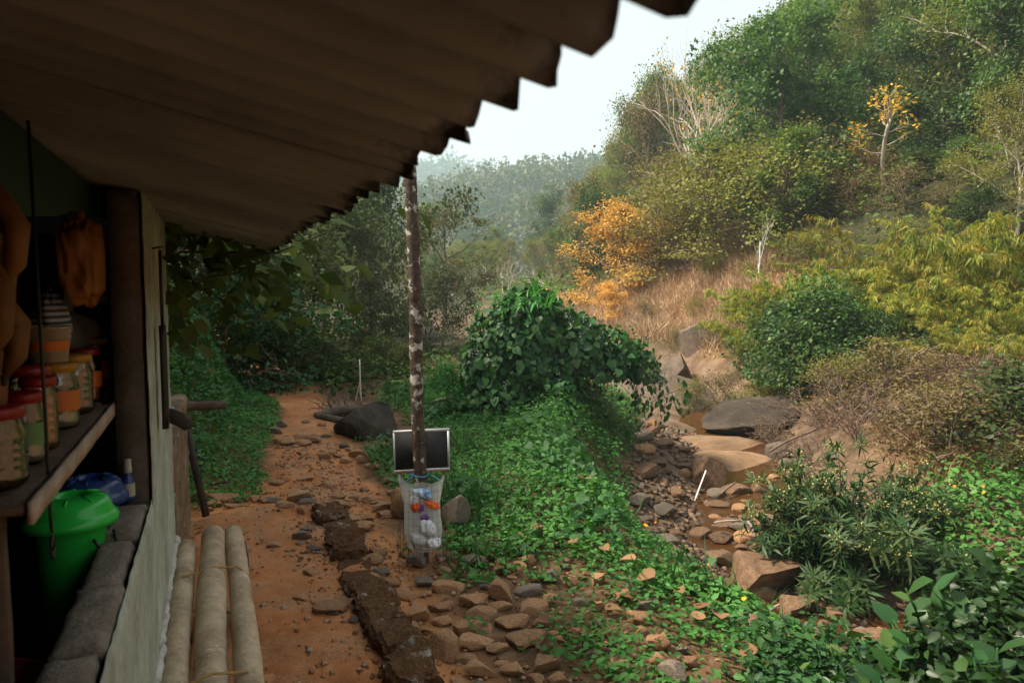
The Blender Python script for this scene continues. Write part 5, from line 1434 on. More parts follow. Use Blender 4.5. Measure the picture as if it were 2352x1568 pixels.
down = np.stack([NRM[:, 0] * .35, NRM[:, 1] * .35, -np.ones(len(POS)) * .75 + .35 * NRM[:, 2]], 1) + g.normal(size=POS.shape) * .35
tint = np.clip(.38 + .25 * NRM[:, 2] * 0 + .35 * vnoise(POS[:, 0] * 4, POS[:, 2] * 4, 5) + .5 * (g.random(len(POS)) - .5), 0, 1)
size = .070 * (.5 + .9 * g.random(len(POS)))
face = (NRM[:, 1] < -.25)
big = np.zeros(len(POS), bool); big[g.choice(np.where(face)[0], 190, replace=False)] = True
m_ = MB(); leaves(m_, HEART, POS[~big] - V0, down[~big], norm(NRM + np.array((0, 0, .5)) + .35 * g.normal(size=NRM.shape))[~big], size[~big], tint[~big])
n = 5200; kk = g.integers(0, len(POS), n); IN = (POS - NRM * .08)[kk] - NRM[kk] * (.22 * g.random((n, 1))) + g.normal(size=(n, 3)) * .05
leaves(m_, LEAF7, IN - V0, rdir(n, g) + np.array((0, 0, -.5)), rdir(n, g) + np.array((0, 0, .5)), .085, .1 + .3 * g.random(n))
tag(m_.obj('foliage', M['vine'], vine), kind='stuff')
VLEAF = []
for t_ in (.30, .48, .66):
    m2 = MB(); leaves(m2, HEART, [(0, 0, 0)], [(0, 1, 0)], [(0, 0, 1)], 1.0, t_); VLEAF.append(m2.mesh('heart_leaf', M['vine']))
for i in np.where(big)[0]:
    leaf_part('leaf', VLEAF[int(g.integers(0, 3))], vine, POS[i] - V0 + NRM[i] * .025, norm(down[i]), norm(NRM[i] + np.array((0, 0, .35)) + .25 * g.normal(size=3)), .098 * (.75 + .6 * g.random()))
m_ = MB(); tp = []
for k in range(9):
    a = k * .75; recurse(m_, g, (.10 * math.cos(a), .10 * math.sin(a), -.1), (.5 * math.cos(a), .5 * math.sin(a), 1), .8, .026, 2, tp, (2, 3), .16, .03, .6, .6)
b_ = at(1400, 830, 9.3) - V0
for k in range(16):
    st_ = b_ + np.array((g.uniform(-.4, .55), g.uniform(-.3, .3), .12)); recurse(m_, g, st_, (g.normal() * .5, g.normal() * .4, -.9), .5 + .3 * g.random(), .007, 1, tp, (3, 4), .18, -.02, .55, .6, .002)
m_.obj('stems', M['twig'], vine, True)
tt = np.array([t[0] for t in tp if t[0][0] > .2]); kk = g.choice(len(tt), 420)
m_ = MB(); leaves(m_, LEAF7, tt[kk] + g.normal(size=(420, 3)) * .06, rdir(420, g) * .5 + np.array((0, 0, -1)), rdir(420, g), .075 * (.6 + .8 * g.random(420)), .1 + .5 * g.random(420)); tag(m_.obj('hanging_leaves', M['vine'], vine), kind='stuff')
m_ = MB(); kk = g.choice(np.where(NRM[:, 2] > -.3)[0], 95)
for i in kk:
    P_, _d = branch_pts(g, POS[i] - V0, NRM[i] + g.normal(size=3) * .5 + np.array((0, 0, .25)), .10 + .20 * g.random(), 5, .25, -.02)
    n = int(g.integers(6, 12)); sidx = g.random(n)
    Q_ = np.array([lerp_at(P_, min(q_, .99))[0] for q_ in sidx]); leaves(m_, HEART, Q_ + g.normal(size=(n, 3)) * .012, rdir(n, g) + np.array((0, 0, -.4)), rdir(n, g) + np.array((0, -.2, .8)), .055 * (.6 + .7 * g.random(n)), np.clip(.35 + .4 * g.random() + .35 * g.random(n), 0, 1))
tag(m_.obj('shoots', M['vine'], vine), kind='stuff')
# leaf fans and lilac flower spikes on top
m_ = MB(); n = 70; kk = g.choice(np.where(NRM[:, 2] > .25)[0], n)
for i in kk:
    q_ = POS[i] - V0; leaves(m_, LEAF4, q_ + g.normal(size=(7, 3)) * .012 + np.array((0, 0, 1))[None] * np.linspace(.03, .10, 7)[:, None], rdir(7, g), rdir(7, g), .020, g.random(7))
tag(m_.obj('flowers', M['flower_white'], vine), kind='stuff')
m_ = MB(); q_ = at(1215, 690, 8.75) - V0
P_ = q_ + g.normal(size=(90, 3)) * np.array((.20, .10, .07)); leaves(m_, NARROW, P_, g.normal(size=(90, 3)) * .6 + np.array((0, -.4, .1)), g.normal(size=(90, 3)) * .4 + np.array((0, 0, 1)), .19 * (.7 + .5 * g.random(90)), .5 + .4 * g.random(90))
tag(m_.obj('young_shoots', M['creeper'], vine), kind='stuff')

# --- light leaved sprig left of the vine bush
o = plant_to(Proto(1.5, PR['shrub'][0].parts), 'shrub_thicket', 1035, 850, 9.0, 'light green leafy sprig between the pole and the vine bush', None, 'shrub', .75)
for c in kids(o):
    if c.name.startswith('crown'):
        c.material_slots[0].link = 'OBJECT'; c.material_slots[0].material = M['creeper']

# --- narrow leaved flowering shrub on the right bank
np_ = at(1965, 1250, 6.7); nz0 = tz(np_[0], np_[1])
nar = empty('narrow_leaved_shrub', (np_[0], np_[1], nz0), 0, 'dark bush with narrow whorled leaves and pale yellow flower heads by the stream', 'shrub')
N0 = np.array((np_[0], np_[1], nz0)); g = np.random.default_rng(310); m_ = MB(); tips = []
for k in range(34):
    a = k * 2.4; e = .12 + 1.25 * ((k + .5) / 34) ** .7
    L = (1.08 - .22 * e) * (.85 + .3 * g.random())
    recurse(m_, g, (.12 * math.cos(a), .12 * math.sin(a), -.1), (math.cos(a) * math.sin(e), math.sin(a) * math.sin(e), math.cos(e)), L * .82, .010, 1, tips, (3, 5), .10, .03, .5, .5, .003, .4)
m_.obj('stems', M['dark_wood'], nar, True)
P_, A_, N_, T_ = [], [], [], []
tips2 = [(p, d) for p, d in tips if p[2] > -.05]
whorl = MB(); mm = 15; aa = np.arange(mm) * 2.4
wax = np.stack([np.cos(aa), np.sin(aa), .25 + .5 * g.random(mm)], 1); leaves(whorl, NARROW, np.stack([aa * 0, aa * 0, np.linspace(0, .05, mm)], 1), wax, np.tile((0, 0, 1.), (mm, 1)) + .2 * g.normal(size=(mm, 3)), .15 * (.7 + .5 * g.random(mm)), .3 + .5 * g.random(mm))
WH = whorl.mesh('leaf_whorl', M['narrow'])
q = np.argsort([p[1] for p, d in tips2]); nw = 0
for i in q:
    p, d = tips2[i]
    if nw < 70 and p[2] < .75:
        o = link('leaf_whorl', WH, nar); o.location = p; o.rotation_mode = 'QUATERNION'; o.rotation_quaternion = Vector(norm(d + np.array((0, 0, .4)))).to_track_quat('Z', 'Y'); s_ = .75 + .5 * g.random(); o.scale = (s_, s_, s_); nw += 1
    else:
        for _ in range(13):
            P_.append(p + d * .04 * g.random()); A_.append(d * .45 + g.normal(size=3) * .75); N_.append(d + np.array((0, 0, .8))); T_.append(.2 + .55 * g.random())
leaves_mb = MB(); leaves(leaves_mb, NARROW, P_, A_, N_, .14 * (.7 + .5 * g.random(len(P_))), T_)
tt = np.array([p for p, d in tips2]); kk = g.choice(len(tt), 7000)
leaves(leaves_mb, NARROW, tt[kk] * (.35 + .65 * g.random((7000, 1))) + g.normal(size=(7000, 3)) * .05, g.normal(size=(7000, 3)), g.normal(size=(7000, 3)) + np.array((0, 0, 1)), .13, .1 + .5 * g.random(7000))
tag(leaves_mb.obj('foliage', M['narrow'], nar), kind='stuff')
m_ = MB(); top = [p for p, d in tips2 if p[2] > .42]
for p in top:
    if g.random() < .9:
        n = 30; leaves(m_, LEAF4, p + g.normal(size=(n, 3)) * np.array((.045, .045, .02)) + np.array((0, 0, .03)), rdir(n, g), rdir(n, g) + np.array((0, 0, .5)), .026, np.clip(g.random(n) * .8 + .25 * (g.random() - .3), 0, 1))
tag(m_.obj('flower_heads', M['flower_pale'], nar), kind='stuff')

# --- broad leaved plants at the lower right corner
CL = []
for t_ in (.25, .45, .62, .85):
    m2 = MB(); leaves(m2, LT(*[LEAF7[0] * np.array((1.25, 1, 1)), LEAF7[1]]), [(0, 0, 0)], [(0, 1, 0)], [(0, 0, 1)], 1.0, t_); CL.append(m2.mesh('broad_leaf', M['bigleaf'], True))
def leafy(px, top_py, d, nst, nl, size, label, seed, spread=.35):
    g = np.random.default_rng(seed)
    p = at(px, top_py, d); z = tz(p[0], p[1]); Ht = p[2] - z
    o = empty('leafy_plant', (p[0], p[1], z), 0, label, 'plant')
    m_ = MB()
    for k in range(nst):
        a = k * 2.4 + seed; e = spread * (k > 0) * (.5 + g.random())
        P_, dd = branch_pts(g, (.02 * math.cos(a), .02 * math.sin(a), -.05), (math.cos(a) * math.sin(e), math.sin(a) * math.sin(e), math.cos(e)), (Ht + .03) * (1 if k == 0 else .6 + .45 * g.random()), 6, .06, .02)
        tube(m_, P_, np.linspace(.009, .004, len(P_)), 5)
        for j in range(nl):
            s = .35 + .65 * (j + .5) / nl; q_, t = lerp_at(P_, min(s, .99)); az = j * 2.4 + k
            out = np.array((math.cos(az), math.sin(az), .35 + .5 * s - (.4 if s < .6 else 0)))
            leaf_part('leaf', CL[int(g.choice(4, p=(.3, .35, .25, .10)))], o, q_, norm(out + .2 * g.normal(size=3)), norm(np.array((0, 0, 1)) + .25 * g.normal(size=3)), size * (.65 + .6 * g.random()))
    m_.obj('stems', M['creeper_dark'], o, True)
    return o
leafy(2255, 1265, 2.95, 10, 11, .115, 'tall broad leaved plant at the right picture edge in the foreground', 1)
leafy(2340, 1330, 2.7, 11, 11, .11, 'broad leaved plant cut by the right edge below the tall one', 2)
leafy(2150, 1440, 2.75, 8, 10, .085, 'low leafy plant left of the tall broad leaved one', 3, .5)
leafy(2290, 1470, 2.45, 9, 10, .085, 'low leafy plant in the bottom right corner', 4, .55)
leafy(2060, 1490, 2.75, 6, 9, .10, 'small leafy plant at the bottom edge right of the sapling', 5, .6)
leafy(1885, 1405, 3.6, 1, 7, .062, 'thin upright sapling with a leaf tuft in front of the stones', 6)
leafy(1915, 1490, 3.2, 4, 7, .055, 'leafy weed at the foot of the thin sapling', 7, .5)
leafy(1740, 1500, 3.1, 5, 7, .055, 'leafy weed at the bottom edge left of the sapling', 8, .6)
def dens_low(x, y):
    return sst(.9, 1.2, x + .3 * vnoise(x * 3, y * 3, 84)) * sst(3.65, 3.35, y + .25 * vnoise(x * 2, y * 2, 85)) * sst(.28, .36, x / y) 
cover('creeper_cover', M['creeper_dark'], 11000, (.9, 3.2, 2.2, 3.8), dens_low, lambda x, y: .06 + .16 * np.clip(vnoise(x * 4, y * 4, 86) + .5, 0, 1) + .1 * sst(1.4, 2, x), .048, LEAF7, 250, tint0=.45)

cover('corner_weeds', M['bigleaf'], 17000, (1.0, 3.0, 2.2, 3.6), lambda x, y: sst(.43, .50, x / y + .06 * vnoise(x * 4, y * 4, 260)) * sst(3.5, 3.2, y), lambda x, y: .08 + .62 * sst(.46, .64, x / y) * (.8 + .8 * vnoise(x * 4, y * 4, 261)), .060, LEAF7, 262, .6, .3)

# ================================================================== STONES, boulders, sticks, litter
import bmesh
def stone_mesh(seed, angular, sub=3):
    bm = bmesh.new(); bmesh.ops.create_icosphere(bm, subdivisions=sub, radius=1)
    V = np.array([v.co[:] for v in bm.verts]); g = np.random.default_rng(seed)
    n = fbm(V[:, 0] * 1.1 + seed, V[:, 1] * 1.1 + V[:, 2] * .9, seed, 3)
    V = V * (1 + .28 * n)[:, None]
    for _ in range(angular):
        d = rdir(1, g)[0]; c = .44 + .30 * g.random(); s = V @ d
        V = V - np.outer(np.maximum(s - c, 0) * .93, d)
    V = V * (1 + .035 * fbm(V[:, 0] * 5 + seed, V[:, 1] * 5 - V[:, 2] * 4, seed + 9, 3))[:, None]
    V /= np.abs(V).max(0)
    for v, c in zip(bm.verts, V): v.co = c
    me = bpy.data.meshes.new('stone'); bm.to_mesh(me); bm.free()
    me.polygons.foreach_set('use_smooth', np.ones(len(me.polygons), bool))
    me.materials.append(M['stone_tan'])
    me.set_sharp_from_angle(angle=R(24))
    return me
ROUND = [stone_mesh(500 + k, 4) for k in range(6)]
ANG = [stone_mesh(520 + k, 11) for k in range(9)]
SM = [stone_mesh(540 + k, 5, 2) for k in range(6)]
g_st = np.random.default_rng(600)
SPOTS = []
def put_stone(x, y, w, dp, ht, mat, label, group=None, kind=None, name='stone', rz=None, sink=.22, tilt=.15, zadd=0):
    me = {None: ROUND, 'a': ANG, 's': SM}[kind]; me = me[int(g_st.integers(0, len(me)))]
    o = link(name, me); o.material_slots[0].link = 'OBJECT'; o.material_slots[0].material = mat
    o.scale = (w / 2, dp / 2, ht / 2)
    o.location = (x, y, tz(x, y) + ht * (.5 - sink) + zadd)
    o.rotation_euler = (g_st.uniform(-tilt, tilt), g_st.uniform(-tilt, tilt), g_st.uniform(-.45, .45) if rz is None else rz)
    SPOTS.append((x, y, w / 2))
    return tag(o, label, 'stone', group)
def stone(px, py, w, h, mat, label, group=None, kind=None, name='stone', rz=None, flat=.8):
    p = hit(px, py + .25 * h); d = p[1]
    W, Ha = w / FPX * d, h / FPX * d
    a = math.atan2(1.6 - p[2], d)
    Ht = max(.38 * W, (Ha - flat * W * math.sin(a)) / math.cos(a)) * 1.15
    return put_stone(p[0], p[1], W * 1.22, W * flat * 1.12, Ht * 1.18, mat, label, group, kind, name, rz)
def R5(x, y): return 574.2 + x * .3418, 1148.4 + y * .3418
def R4(x, y): return 401.9 + x * .293, 861.3 + y * .293
def R2(x, y): return 1320.7 + x * .293, 861.3 + y * .293
def R6(x, y): return 1378 + x * .414, 1148.4 + y * .414
T_, G_, S_ = M['stone_tan'], M['stone_grey'], M['stone_stream']
# foreground stones among the creepers right of the kerb
UN = {0: 'rounded tan stone at the near end of the row behind the kerb', 1: 'big rounded tan stone with a hollow on top, right of the kerb', 2: 'dark brown block shaped stone with a sheer right side, near the wire cage',
      3: 'tall brown slanting stone among the creepers', 4: 'flat pale grey stone at the edge of the creepers', 12: 'largest upright tan stone near the bottom edge with a dark left side', 17: 'broad flat tan stone nearest the lower right', 22: 'round dark grey stone right of the wire cage', 15: 'wide tan stone cut by the bottom edge'}
for i, (x, y, w, h, c, kd) in enumerate([(935,550,135,80,'t',None),(1020,625,165,120,'t',None),(1325,575,195,140,'t','a'),(1690,630,175,180,'t','a'),(1860,600,175,110,'g','a'),(1500,680,210,85,'t','a'),(1275,720,175,85,'t','a'),
      (1550,770,195,115,'t','a'),(1680,715,155,105,'t',None),(1300,815,125,95,'t','a'),(1490,865,235,110,'t','a'),(1750,830,225,95,'t','a'),(1290,1000,205,235,'t','a'),(1515,965,215,85,'t','a'),(1665,995,145,85,'t',None),
      (1545,1140,215,125,'t','a'),(1765,1145,165,125,'t','a'),(1970,1090,215,145,'t','a'),(1900,750,205,65,'t','a'),(1840,945,265,95,'t','a'),(2110,930,135,85,'t','a'),(1455,1075,135,85,'t','a'),(1515,415,155,125,'g',None),
      (1170,545,145,85,'g','a'),(890,485,115,80,'g','a'),(1080,870,135,125,'t','a'),(960,715,95,70,'t',None),(1090,985,85,70,'t','a'),(810,400,145,85,'t',None),(2300,1045,95,110,'g','a'),(1410,600,80,60,'g','a'),(1690,1105,90,50,'t','a'),(1960,830,120,60,'t','a'),(2030,900,90,50,'t','s'),(1180,640,90,40,'t','s'),(1590,590,90,50,'g','a')]):
    px, py = R5(x, y)
    stone(px, py, w * .3418, h * .3418, T_ if c == 't' else G_, UN.get(i, 'brown stone among creepers right of the kerb'), 'stones among the creepers', kd)
k_ = 0
for _ in range(3000):
    y = g_st.uniform(2.55, 5.0); lx = g_st.uniform(.86, 2.1); x = (lx - y * BX[1]) / BX[0]
    if x > .75 + .3 * (3.6 - y) or lxly(x, y)[1] > 4.6: continue
    w = .05 + .11 * g_st.random() ** 1.6
    if any((x - a) ** 2 + (y - b) ** 2 < (r_ * .85 + w * .46) ** 2 for a, b, r_ in SPOTS): continue
    put_stone(x, y, w, w * (.65 + .3 * g_st.random()), w * (.55 + .3 * g_st.random()), [T_, T_, T_, G_][int(g_st.integers(0, 4))], 'brown stone among creepers right of the kerb', 'stones among the creepers', 'a')
    k_ += 1
    if k_ >= 70: break
# stones on the path by the bench and along the kerb
for i, (x, y, w, h, c, kd) in enumerate([(740,185,135,50,'t',None),(590,62,135,45,'t','a'),(680,130,95,45,'t','a'),(780,125,90,40,'t','a'),(890,55,135,45,'t','a'),(905,100,105,40,'t','a'),(240,35,115,65,'t','a'),(165,315,95,38,'t',None),
      (410,490,105,34,'t',None),(340,660,95,62,'t',None),(540,728,200,68,'t',None),(720,810,95,85,'g',None),(430,545,48,36,'t',None),(430,690,75,52,'t',None),(630,950,65,40,'t',None),(390,195,85,45,'g',None),(550,105,92,42,'g','a'),
      (350,248,125,44,'g','a'),(440,330,85,40,'g',None),(330,300,62,32,'g',None),(270,340,65,32,'t',None),(345,85,62,70,'t','a'),(600,360,140,60,'g','a'),(640,640,70,40,'g','a'),(560,770,80,35,'g',None),(740,740,90,70,'g','a'),(840,880,40,30,'t','s'),(700,655,60,35,'g','s'),(640,880,40,30,'t','s'),(550,1160,60,36,'t','s')]):
    px, py = R5(x, y)
    stone(px, py, w * .3418, h * .3418, T_ if c == 't' else G_, {9: 'smooth stone standing alone on the path beside the kerb', 10: 'long flat tan stone lying on the path against the kerb'}.get(i, 'small stone on the path along the kerb'), 'stones on the path by the kerb', kd)
# the step across the path, the stones of its upper side and of the far path
for i, (x, y, w, h, c, kd) in enumerate([(235,950,205,115,'t','a'),(370,965,215,95,'t','a'),(540,975,72,75,'t','a'),(440,1030,120,50,'t','a'),(620,980,95,75,'t','a'),(690,992,95,60,'t','a'),(770,988,135,55,'g','a'),(870,1025,125,75,'t',None),(960,965,205,55,'t','a'),
      (1040,1002,125,45,'g','a'),(300,1015,130,35,'t','a'),(195,890,55,40,'t',None),(545,1025,80,35,'t','a'),(1130,1045,150,50,'t','a'),(250,1060,90,40,'t','a')]):
    px, py = R4(x, y)
    stone(px, py, w * .293, h * .293, T_ if c == 't' else G_, {0: 'broad reddish slab at the wall end of the step across the path', 1: 'second broad reddish slab of the step, edge raised', 7: 'ochre rounded stone in the middle of the step row', 6: 'dark grey flat slab of the step across the path'}.get(i, 'flat reddish stone in the path step'), 'step stones across the path', kd)
for i, (x, y, w, h, c, kd) in enumerate([(1200,870,135,75,'t','a'),(960,915,95,65,'t','a'),(1020,818,115,45,'t',None),(795,852,105,38,'t',None),(1000,622,95,42,'t','a'),(1270,968,135,42,'t','a'),(1250,1005,110,40,'t','a'),(1290,1042,165,46,'t','a'),(1530,982,115,65,'t','a'),
      (1610,1052,135,62,'t','a'),(1640,1095,125,52,'t','a'),(1390,1142,135,55,'t',None),(1480,1122,90,40,'t','a'),(1460,1197,185,62,'t',None),(1170,640,85,75,'t','a'),(1232,612,80,50,'t','a'),(1280,637,85,50,'t','a'),(1340,672,85,62,'t',None),(1430,622,125,78,'t','a'),
      (1475,665,115,75,'t','a'),(1370,592,70,35,'t','a'),(1545,722,115,62,'t','a'),(1620,772,60,35,'t',None),(1030,372,65,42,'t','a'),(1150,397,75,45,'t','a'),(980,492,115,45,'t','a'),(895,502,95,45,'t','a'),(1080,495,120,40,'t','a'),(870,540,160,34,'t','a'),(1010,546,130,32,'t','a'),
      (1180,482,85,45,'g','a'),(1330,562,95,65,'g','a'),(1100,520,120,40,'t','a'),(830,400,90,70,'g','a'),(780,440,120,50,'g','a'),(1400,960,100,50,'t','a'),(1490,910,70,60,'t','a'),(1720,920,110,45,'t','a'),(1260,590,60,35,'t','s'),(1690,840,150,70,'t','a'),(1590,1000,90,50,'t','a'),(940,560,60,30,'t','s')]):
    px, py = R4(x, y)
    stone(px, py, w * .293, h * .293, T_ if c == 't' else G_, {0: 'blunt tan stone in the middle of the path above the step', 13: 'long rounded tan stone just left of the wire cage', 30: 'dark stone at the foot of the slanting boulder', 31: 'dark block below the slanting boulder'}.get(i, 'reddish stone on the upper path beyond the step'), 'stones of the upper path', kd)
# stream stones
for i, (x, y, w, h, c, kd) in enumerate([(1260,920,215,145,'s',None),(1430,900,135,125,'s',None),(1320,1000,105,55,'s',None),(1120,1032,175,95,'s',None),(1190,1172,165,64,'s',None),(1450,1170,105,165,'t',None),(1160,1290,225,145,'s',None),(1340,1265,205,115,'t',None),
      (1450,1330,205,135,'s',None),(990,1270,155,150,'s',None),(1640,1290,165,145,'s',None),(1090,1215,95,62,'t',None),(1310,1352,105,75,'s',None),(1150,1440,245,145,'s','a'),(1310,1422,110,70,'s','a'),(1385,1442,95,65,'s','a'),(1560,1440,105,72,'s',None),
      (1500,1400,80,50,'s',None),(1300,1520,115,85,'s','a'),(1720,1462,265,115,'s','a'),(1710,1360,82,62,'t','a'),(1390,1100,62,72,'t',None),(1440,1050,70,60,'s','a'),(1300,1160,120,80,'s','a'),(1320,1215,180,50,'g','a')]):
    px, py = R2(x, y)
    stone(px, py, w * .293, h * .293, {'s': S_, 't': T_, 'g': G_}[c], {0: 'dark rounded boulder just below the tan rock slabs', 1: 'rusty rounded boulder right of the dark one below the slabs', 3: 'rounded stone half standing in the upper brown pool', 7: 'palest sandy rounded stone in the stream bed', 5: 'tall tan stone at the right side of the stream under the shrub', 13: 'dark angular stone amid small pebbles in the stream'}.get(i, 'water worn stone in the upper stream bed'), 'stones in the upper stream bed', kd)
for i, (x, y, w, h, c, kd) in enumerate([(900,535,135,125,'s','a'),(790,500,175,115,'s','a'),(860,460,440,75,'s','a'),(1150,525,135,115,'s','a'),(1110,432,105,75,'s',None),(1330,642,195,125,'s','a'),(1060,612,225,82,'s','a'),(800,592,95,92,'s',None),(830,692,205,115,'s','a'),
      (1450,747,75,82,'g',None),(1390,792,115,82,'s','a'),(1500,832,335,165,'s','a'),(1270,762,135,72,'s','a'),(1050,672,65,36,'t',None),(1103,662,45,40,'t',None),(940,642,50,32,'t',None),(1170,702,65,62,'s',None),(1440,932,165,125,'t','a'),(1350,452,115,82,'g',None),
      (1320,517,95,42,'g',None),(985,702,70,60,'s',None),(1085,752,75,50,'t',None),(1010,540,60,60,'s',None),(1180,495,40,30,'s',None),(1240,520,40,30,'g',None),(960,770,120,50,'s','a'),(1170,780,120,60,'s','a'),(905,770,70,40,'t','s'),(1250,700,80,70,'s',None),(700,470,120,50,'s','a')]):
    px, py = R6(x, y)
    stone(px, py, w * .414, h * .414, {'s': S_, 't': T_, 'g': G_}[c], {0: 'square sided brown stone in the lower stream bed', 2: 'long low rock shelf across the stream bed', 9: 'single pale grey egg shaped stone at the edge of the lower pool', 11: 'large flat dark rock at the bottom beside the pool', 5: 'broad sloping rock at the edge of the lower pool'}.get(i, 'brown stone in the lower stream bed'), 'stones in the lower stream bed', kd)
# more of the same, filling the bed
for px, py, d, r_ in ((1655, 1042, 10.6, .75), (1690, 1082, 9.7, .62)): SPOTS.append((*at(px, py, d)[:2], r_))
n = 0
for _ in range(5000):
    y = 4.3 + 6.6 * g_st.random(); x = stream_x(y) + g_st.uniform(-1.35, .95); w = .06 + .26 * g_st.random() ** 1.8
    if any((x - a) ** 2 + (y - b) ** 2 < (r_ * .8 + w * .45) ** 2 for a, b, r_ in SPOTS): continue
    lower = y < 7
    put_stone(x, y, w, w * (.7 + .3 * g_st.random()), w * (.5 + .3 * g_st.random()), [S_, S_, T_, G_][int(g_st.integers(0, 4))], 'brown stone in the lower stream bed' if lower else 'water worn stone in the upper stream bed', 'stones in the lower stream bed' if lower else 'stones in the upper stream bed', 's' if w < .14 else None)
    n += 1
    if n >= 190: break

# boulders and slabs
def rock(px, py, d, dims, mat, label, seed, ang=6, rot=(0, 0, 0), name='boulder', z=None):
    me = stone_mesh(seed, ang, 4); me.materials.clear(); me.materials.append(mat)
    o = link(name, me); c = at(px, py, d)
    z = tz(c[0], c[1]) + -.05 if (name == 'rock_slab' and c[1] < 11) else z
    o.location = (c[0], c[1], c[2] if z is None else z); o.scale = [v / 2 for v in dims]; o.rotation_euler = rot
    return tag(o, label, 'boulder' if name == 'boulder' else 'rock')
rock(1725, 950, 11.2, (1.60, 1.0, .62), M['boulder_dark'], 'large grey brown boulder overhanging a dark hollow by the stream', 700, 4, (0, -.10, .1))
rock(1655, 1042, 10.6, (1.9, 1.1, .34), M['slab'], 'low flat tan rock slab lying before the big boulder', 701, 4, (0, .03, .05), 'rock_slab')
rock(1690, 1082, 9.7, (1.5, 1.2, .40), M['slab'], 'second tan rock slab that slopes down to the stones', 702, 5, (.1, .05, -.1), 'rock_slab')
rock(1788, 1045, 9.9, (.34, .40, .40), M['boulder'], 'rounded dark grey boulder right of the flat slabs', 703, 3)
rock(1622, 1100, 8.9, (.44, .42, .60), M['stone_stream'], 'dark pointed upright rock at the edge of the green bank', 704, 8, (.1, .15, .3))
rock(1500, 1010, 10.4, (.75, .7, .34), M['boulder'], 'dark rock in the shade behind the green bank', 705, 6)
rock(1560, 925, 13.2, (2.6, 2.4, .75), M['boulder'], 'wide bare rock slope strewn with pale petals behind the vine bush', 706, 4, (.22, .05, .2), 'rock_slab')
rock(1605, 800, 15.6, (1.25, 1.2, 1.0), M['boulder'], 'dark rock outcrop in the middle of the dry grass slope', 707, 7, (.3, -.5, .2))
rock(1545, 855, 14.6, (.8, .8, .7), M['boulder'], 'darker rock below the outcrop left of the dry grass', 708, 7, (.2, -.3, .1))
rock(842, 985, 7.9, (.62, .75, .62), M['boulder_dark'], 'dark slanting boulder on the right of the upper path', 709, 8, (.1, .75, .3))
rock(2250, 1125, 7.6, (.75, .5, .22), M['stone_stream'], 'reddish smooth rock at the edge of the right creeper mound', 710, 5, (0, .25, .2))
rock(2080, 935, 12.0, (2.9, 1.1, .40), M['slab'], 'long rusty rock bank behind the dry twig bushes', 711, 6, (.1, .0, .05), 'rock_slab')
rock(2230, 1060, 8.8, (.9, .7, .45), M['boulder'], 'dark boulder among twigs near the right edge', 712, 6)
rock(2050, 885, 13.3, (.6, .5, .45), M['boulder'], 'grey boulder under the low bamboo', 713, 5)
rock(1048, 1175, 4.9, (.20, .2, .26), M['stone_grey'], 'grey stone just behind the refuse bag on its right', 715, 5)
rock(925, 1155, 5.2, (.22, .2, .24), M['stone_tan'], 'brown stone just behind the refuse bag on its left', 716, 5)
# petals on the bare rock
g = np.random.default_rng(720)
def scatter_on(name, mat, pts, size, T, label=None, cat=None, lift=.01):
    m_ = MB(); P_ = np.array(pts); n = len(P_)
    leaves(m_, T, P_ + np.array((0, 0, lift)), np.stack([g.normal(size=n), g.normal(size=n), .1 * g.normal(size=n)], 1), np.stack([.3 * g.normal(size=n), .3 * g.normal(size=n), np.ones(n)], 1), size * (.6 + .8 * g.random(n)), g.random(n))
    return tag(m_.obj(name, mat), kind='stuff')

# --- gravel and litter
def gravel(name, mats, n, reg, dens, smin, smax, seed):
    g = np.random.default_rng(seed); x0, x1, y0, y1 = reg
    X_, Y_ = g.uniform(x0, x1, n * 8), g.uniform(y0, y1, n * 8); k = g.random(n * 8) < dens(X_, Y_); X_, Y_ = X_[k][:n], Y_[k][:n]; n = len(X_)
    base = np.array([(1,0,0),(-1,0,0),(0,1,0),(0,-1,0),(0,0,1),(0,0,-1),(.62,.62,.5),(-.62,.62,.5),(.62,-.62,.5),(-.62,-.62,.5)])
    F = np.array([(0,6,8),(2,6,7),(1,7,9),(3,8,9),(4,6,7),(4,7,9),(4,9,8),(4,8,6),(0,2,6),(2,1,7),(1,3,9),(3,0,8)])
    s = smin + (smax - smin) * g.random(n) ** 2.5
    V = base[None] * (.75 + .5 * g.random((n, 10, 1))) * (s[:, None, None] * np.stack([.8 + .5 * g.random(n), .8 + .5 * g.random(n), .5 + .3 * g.random(n)], 1)[:, None])
    V += np.stack([X_, Y_, terrain(X_, Y_) + s * .2 + .006], 1)[:, None]
    m_ = MB(); FF = (F[None] + (np.arange(n) * 10)[:, None, None]).reshape(-1, 3)
    m_.add(V.reshape(-1, 3), FF, np.repeat(g.random(n), 10)); return tag(m_.obj(name, mats, None, True), kind='stuff')
def tint_stone(name, cols):
    m, n, l, p = nmat(name); a = n.new('ShaderNodeAttribute'); a.attribute_name = 'tint'; r = ramp(n, cols); l.new(a.outputs['Fac'], r.inputs[0]); l.new(r.outputs[0], p.inputs['Base Color']); p.inputs['Roughness'].default_value = .9; p.inputs['Specular IOR Level'].default_value = .15
    return m
M['gravel'] = tint_stone('path_gravel', [(.12,.055,.028),(.26,.12,.058),(.36,.20,.11),(.30,.25,.20)])
M['pebble'] = tint_stone('stream_pebble', [(.05,.032,.022),(.12,.075,.048),(.22,.14,.09),(.12,.105,.09)])
